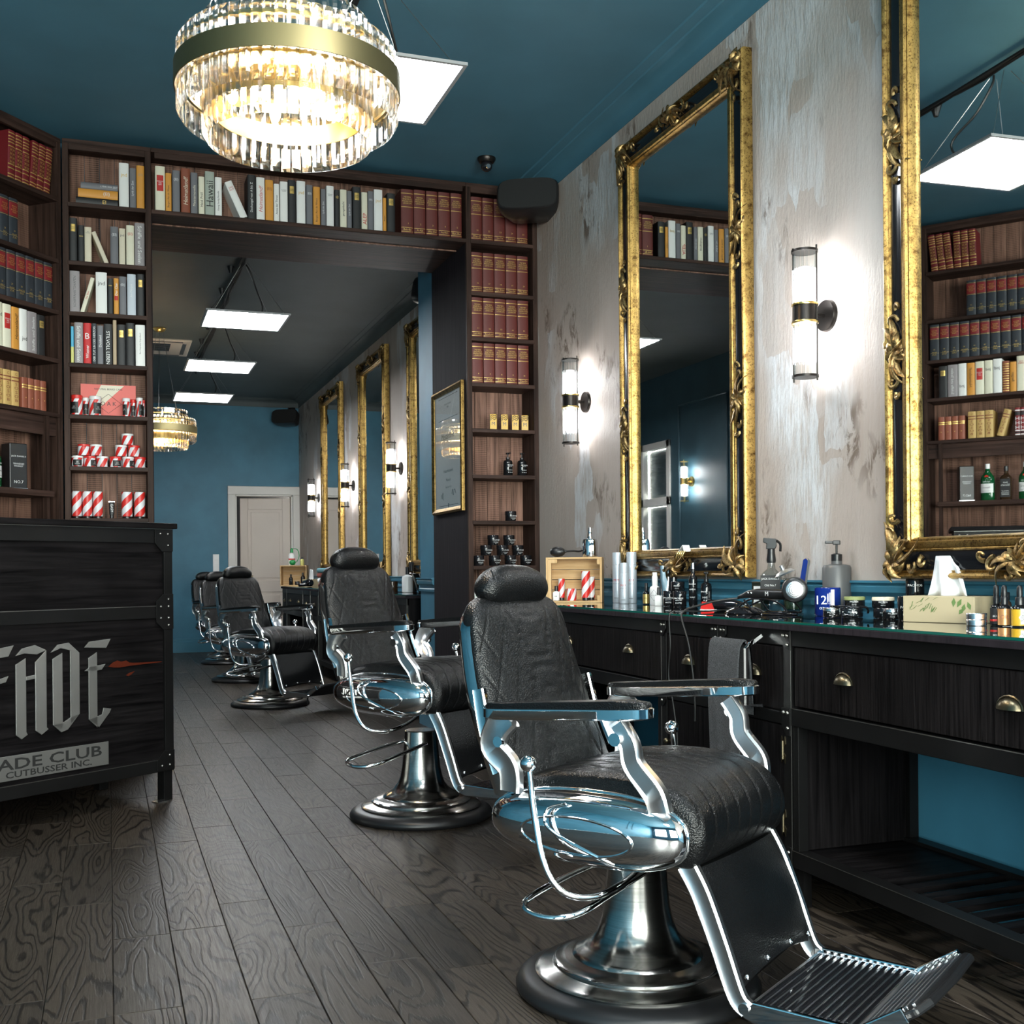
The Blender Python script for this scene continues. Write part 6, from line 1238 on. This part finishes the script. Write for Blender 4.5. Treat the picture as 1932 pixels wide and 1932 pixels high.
sprayer('black spray bottle with chrome cap standing before the right mirror', (2.535, 3.13, CT), .030, .205, [('PACINOS', .55, 1.5, .045), ('FREEZE', .36, 1.3, .05), ('HAIR SPRAY', .28, 1.3, .03)])
# tissue box
t = thing('tissue_box', 'kraft tissue box with leaf print on the right of the counter', 'tissue box', (2.425, 2.885, CT), R(-72))
g = G(); g.box(-.122, .122, -.004, .116, 0, .082); bx_ = build(g, 'carton', 'kraft_paper', t, bevel=.0015)
rr = random.Random(9); g = G()
for k in range(26): x_ = -.10 + .10 * rr.random(); z_ = .045 + .035 * rr.random(); a = R(200 + 60 * rr.random()); g.prism([(x_, z_), (x_ + .018 * math.cos(a), z_ + .018 * math.sin(a)), (x_ + .018 * math.cos(a) + .0015, z_ + .018 * math.sin(a)), (x_ + .0015, z_)], -.0052, -.0042, 1)
for x_, z_, a, ln in ((.055, .078, 265, .028), (.08, .075, 240, .03), (.09, .06, 255, .026), (.10, .066, 290, .026), (.085, .045, 230, .022)):
    c_, s_ = math.cos(R(a)), math.sin(R(a)); g.prism([(x_, z_), (x_ + ln * .5 * c_ - .007 * s_, z_ + ln * .5 * s_ + .007 * c_), (x_ + ln * c_, z_ + ln * s_), (x_ + ln * .5 * c_ + .007 * s_, z_ + ln * .5 * s_ - .007 * c_)], -.0052, -.0042, 1)
build(g, 'leaf_print', 'leaf_print', bx_)
t2 = thing('tissue', 'white paper tissue standing up out of the kraft box', 'tissue', at((2.425, 2.885), R(-72), 0, .056, CT + .0825), R(-72)); g = G(); rs = []
for k in range(8):
    s_ = k / 7; hw_ = .072 * (1 - .42 * s_) ; rs.append([(-hw_ + 2 * hw_ * j / 10 - .006 * s_, .018 * math.sin(j * 1.1 + s_ * 1.5) * (.35 + .65 * (1 - s_)), .125 * s_ * (1 - .28 * max(0, (j - 6) / 4) * s_)) for j in range(11)])
n = 11; g.v = [p for r_ in rs for p in r_]; g.f = [(i * n + j, i * n + j + 1, (i + 1) * n + j + 1, (i + 1) * n + j) for i in range(7) for j in range(10)]; g.m = [0] * len(g.f); o = build(g, 'paper_sheet', 'tissue', t2, smooth=60); sm = o.modifiers.new('thickness', 'SOLIDIFY'); sm.thickness = .0015
# small bottles at the right
bottle('oil_bottle', 'small brown bottle with black cap and white label by the tissue box', (2.545, 2.735, CT), FC, .018, .095, 'amber_glass', 'plastic_black', .72, .25, labelm='white_label', lz=(.05, .72), texts=[('♥CE', .32, 1.2, .12, 'black_print'), ('OIL', .18, .8, .08, 'black_print')])
for i, (dz, nm) in enumerate(((0, 'bottom'), (.0185, 'top'))): vessel('balm_tin', '%s flat silver tin of the stack beside the tissue box' % nm, 'tin', (2.405, 2.70, CT + dz), FC, [('tin_base', [(0, 0), (.028, 0), (.029, .001), (.029, .010), (0, .010)], 'tin_silver'), ('lid', [(0, .010), (.0298, .010), (.0298, .016), (.0285, .018), (0, .018)], 'tin_silver')], group='silver tins')
def dropper(label, loc, r, h, lab, t1, tm): 
    t = bottle('dropper_bottle', label, loc, FC, r, h * .72, 'black_glass', 'plastic_black', .55, .26, labelm=lab, lz=(.06, .80), texts=[(t1, .32, 1.3, .16, tm)]); g = G(); g.lathe([(0, h * .71), (.0075, h * .71), (.0085, h * .80), (.0075, h * .96), (.004, h), (0, h)], 14); build(g, 'rubber_bulb', 'rubber_black', t, smooth=50); return t
t = dropper('dropper bottle with black label and red print at the counter right end', (2.465, 2.685, CT), .017, .118, 'b_black', 'BEARD', 'white_label'); g = G(); g.lathe([(.0178, .012), (.0182, .012), (.0182, .018), (.0178, .018)], 20); build(g, 'red_band', 'red_can', t)
dropper('dropper bottle with copper label between the red and yellow labelled ones', (2.445, 2.632, CT), .018, .118, 'copper_label', 'OIL', 'b_brown')
t = dropper('wide dropper bottle with mustard lion label at the counter right end', (2.45, 2.578, CT), .0225, .118, 'mustard_label', '♦', 'white_label'); g = G(); g.box(.0, .012, -.0238, -.0228, .008, .052); build(g, 'tester_strip', 'white_label', t); letter(t, 'Tester', (.006, -.0245, .03), .036, .008, 'black_print', 'u')
bottle('dropper_bottle', 'dark bottle at the very right edge of the counter', (2.46, 2.515, CT), FC, .017, .060, 'black_glass', 'plastic_black', .6, .3, labelm='b_navy', lz=(.1, .7))
# ------------------------------------------------------------------ things on the rear counter
t = thing('wooden_crate', 'pine crate with dark bottles at the far end of the rear counter', 'crate', (2.20, 14.42, CT), R(-18)); w_, h_, d_ = .165, .26, .16
for x0, x1 in ((-w_, -w_ + .012), (w_ - .012, w_)): g = G(); g.box(x0, x1, 0, d_, 0, h_); build(g, 'crate_side', 'pine_z', t)
for z0, z1 in ((0, .012), (h_ - .012, h_)): g = G(); g.box(-w_ + .012, w_ - .012, 0, d_, z0, z1); build(g, 'crate_board', 'pine_x', t)
for k in range(4): g = G(); g.box(-w_ + .012, w_ - .012, d_ - .008, d_, .012 + k * .06, .07 + k * .06); build(g, 'back_slat', 'pine_x', t)
C2 = lambda x, y, z: at((2.20, 14.42), R(-18), x, y, CT + z)
bottle('dark_bottle', 'dark bottle at the left inside the far crate', C2(-.04, .06, .013), 0, .024, .135, 'black_glass', 'plastic_black', .5, .25); bottle('dark_bottle', 'taller dark bottle at the right inside the far crate', C2(.11, .06, .013), 0, .028, .155, 'black_glass', 'plastic_black', .45, .25); facejar('low dark jar between the bottles in the far crate', C2(.04, .06, .013), 0, .03, .045)
t = thing('green_sprayer', 'green and white atomiser bottle with green bulb on the far crate', 'atomiser', C2(-.03, .08, .2605), 0)
g = G(); g.lathe([(0, 0), (.04, 0), (.042, .005), (.042, .125), (.032, .15), (.016, .155), (.016, .165), (0, .165)], 18); build(g, 'bottle_body', 'white_label', t, smooth=40); g = G(); g.lathe([(0, .16), (.02, .16), (.018, .20), (.01, .215), (0, .22)], 14); build(g, 'cap', 'green_plastic', t, smooth=40)
g = G(); g.tube(smooth_path([(.01, 0, .21), (.07, 0, .20), (.09, -.01, .12), (.06, -.03, .05), (.03, -.05, .035)], 6), .005, 6); build(g, 'hose', 'green_plastic', t, smooth=60); g = G(); g.sphere(.034, (.0, -.062, .036), sc=(1.2, .8, 1)); build(g, 'rubber_bulb', 'green_plastic', t, smooth=60); g = G(); g.lathe([(.0425, .07), (.0428, .07), (.0428, .085), (.0425, .085)], 18); build(g, 'print_band', 'red_can', t)
bottle('cologne_bottle', 'pale yellow cologne bottle with dark ball stopper on the far crate', C2(.10, .08, .2605), 0, .024, .105, 'b_lime', 'plastic_black', .55, .25)
t = thing('tissue_box', 'kraft tissue box on the rear counter beside the far crate', 'tissue box', (2.36, 14.02, CT), R(-70)); g = G(); g.box(-.12, .12, -.06, .06, 0, .085); build(g, 'carton', 'kraft_paper', t); g = G(); g.prism([(-.05, .085), (.05, .085), (.03, .20), (-.03, .21)], -.004, .004, 1); build(g, 'tissue_sheet', 'tissue', t)
for i in range(4): t = thing('folded_towel', '%s folded towel in the striped stack on the rear counter' % ('bottom', 'second', 'third', 'top')[i], 'towel', (2.36, 12.75, CT + i * .055), R(-70 + 4 * i), 'folded towels'); g = G(); g.box(-.14, .14, -.09, .09, .001, .053); build(g, 'cloth_fold', ('terry_red', 'tissue', 'terry_red', 'aqua_cloth')[i], t, bevel=.02, seg=3)
t = thing('hair_dryer', 'black hair dryer lying on the rear counter', 'hair dryer', (2.24, 13.55, CT), R(-70)); g = G(); g.lathe([(0, -.09), (.03, -.088), (.042, 0), (.044, .06), (.03, .08), (0, .08)], 16, (0, 0, .046), ax=0); build(g, 'dryer_head', 'plastic_gloss', t, smooth=40); g = G(); g.tube([(.02, 0, .04), (.03, -.07, .022), (.04, -.14, .02)], .019, 10); build(g, 'handle', 'plastic_gloss', t, smooth=50)
bottle('lotion_bottle', 'white pump bottle on the rear counter beside the pillar', (2.30, 9.03, CT), FC, .045, .21, 'white_gloss', 'plastic_black', .35, .3); facejar('brown jar on the rear counter beside the white bottle', (2.22, 9.22, CT), FC, .045, .09, 'amber_glass', 'amber_glass'); bottle('dark_bottle', 'square dark bottle behind the white bottle on the rear counter', (2.42, 9.36, CT), FC, .04, .25, 'amber_glass', 'plastic_black', .5, .3, sq_=True)
t = thing('wash_bowl', 'black plastic hair bowl on the rear counter by the pillar', 'bowl', (2.42, 8.92, CT), 0); g = G(); g.lathe([(0, 0), (.05, 0), (.07, .03), (.11, .15), (.115, .155), (.105, .15), (.06, .03), (0, .02)], 20); build(g, 'bowl_shell', 'plastic_gloss', t, smooth=40)
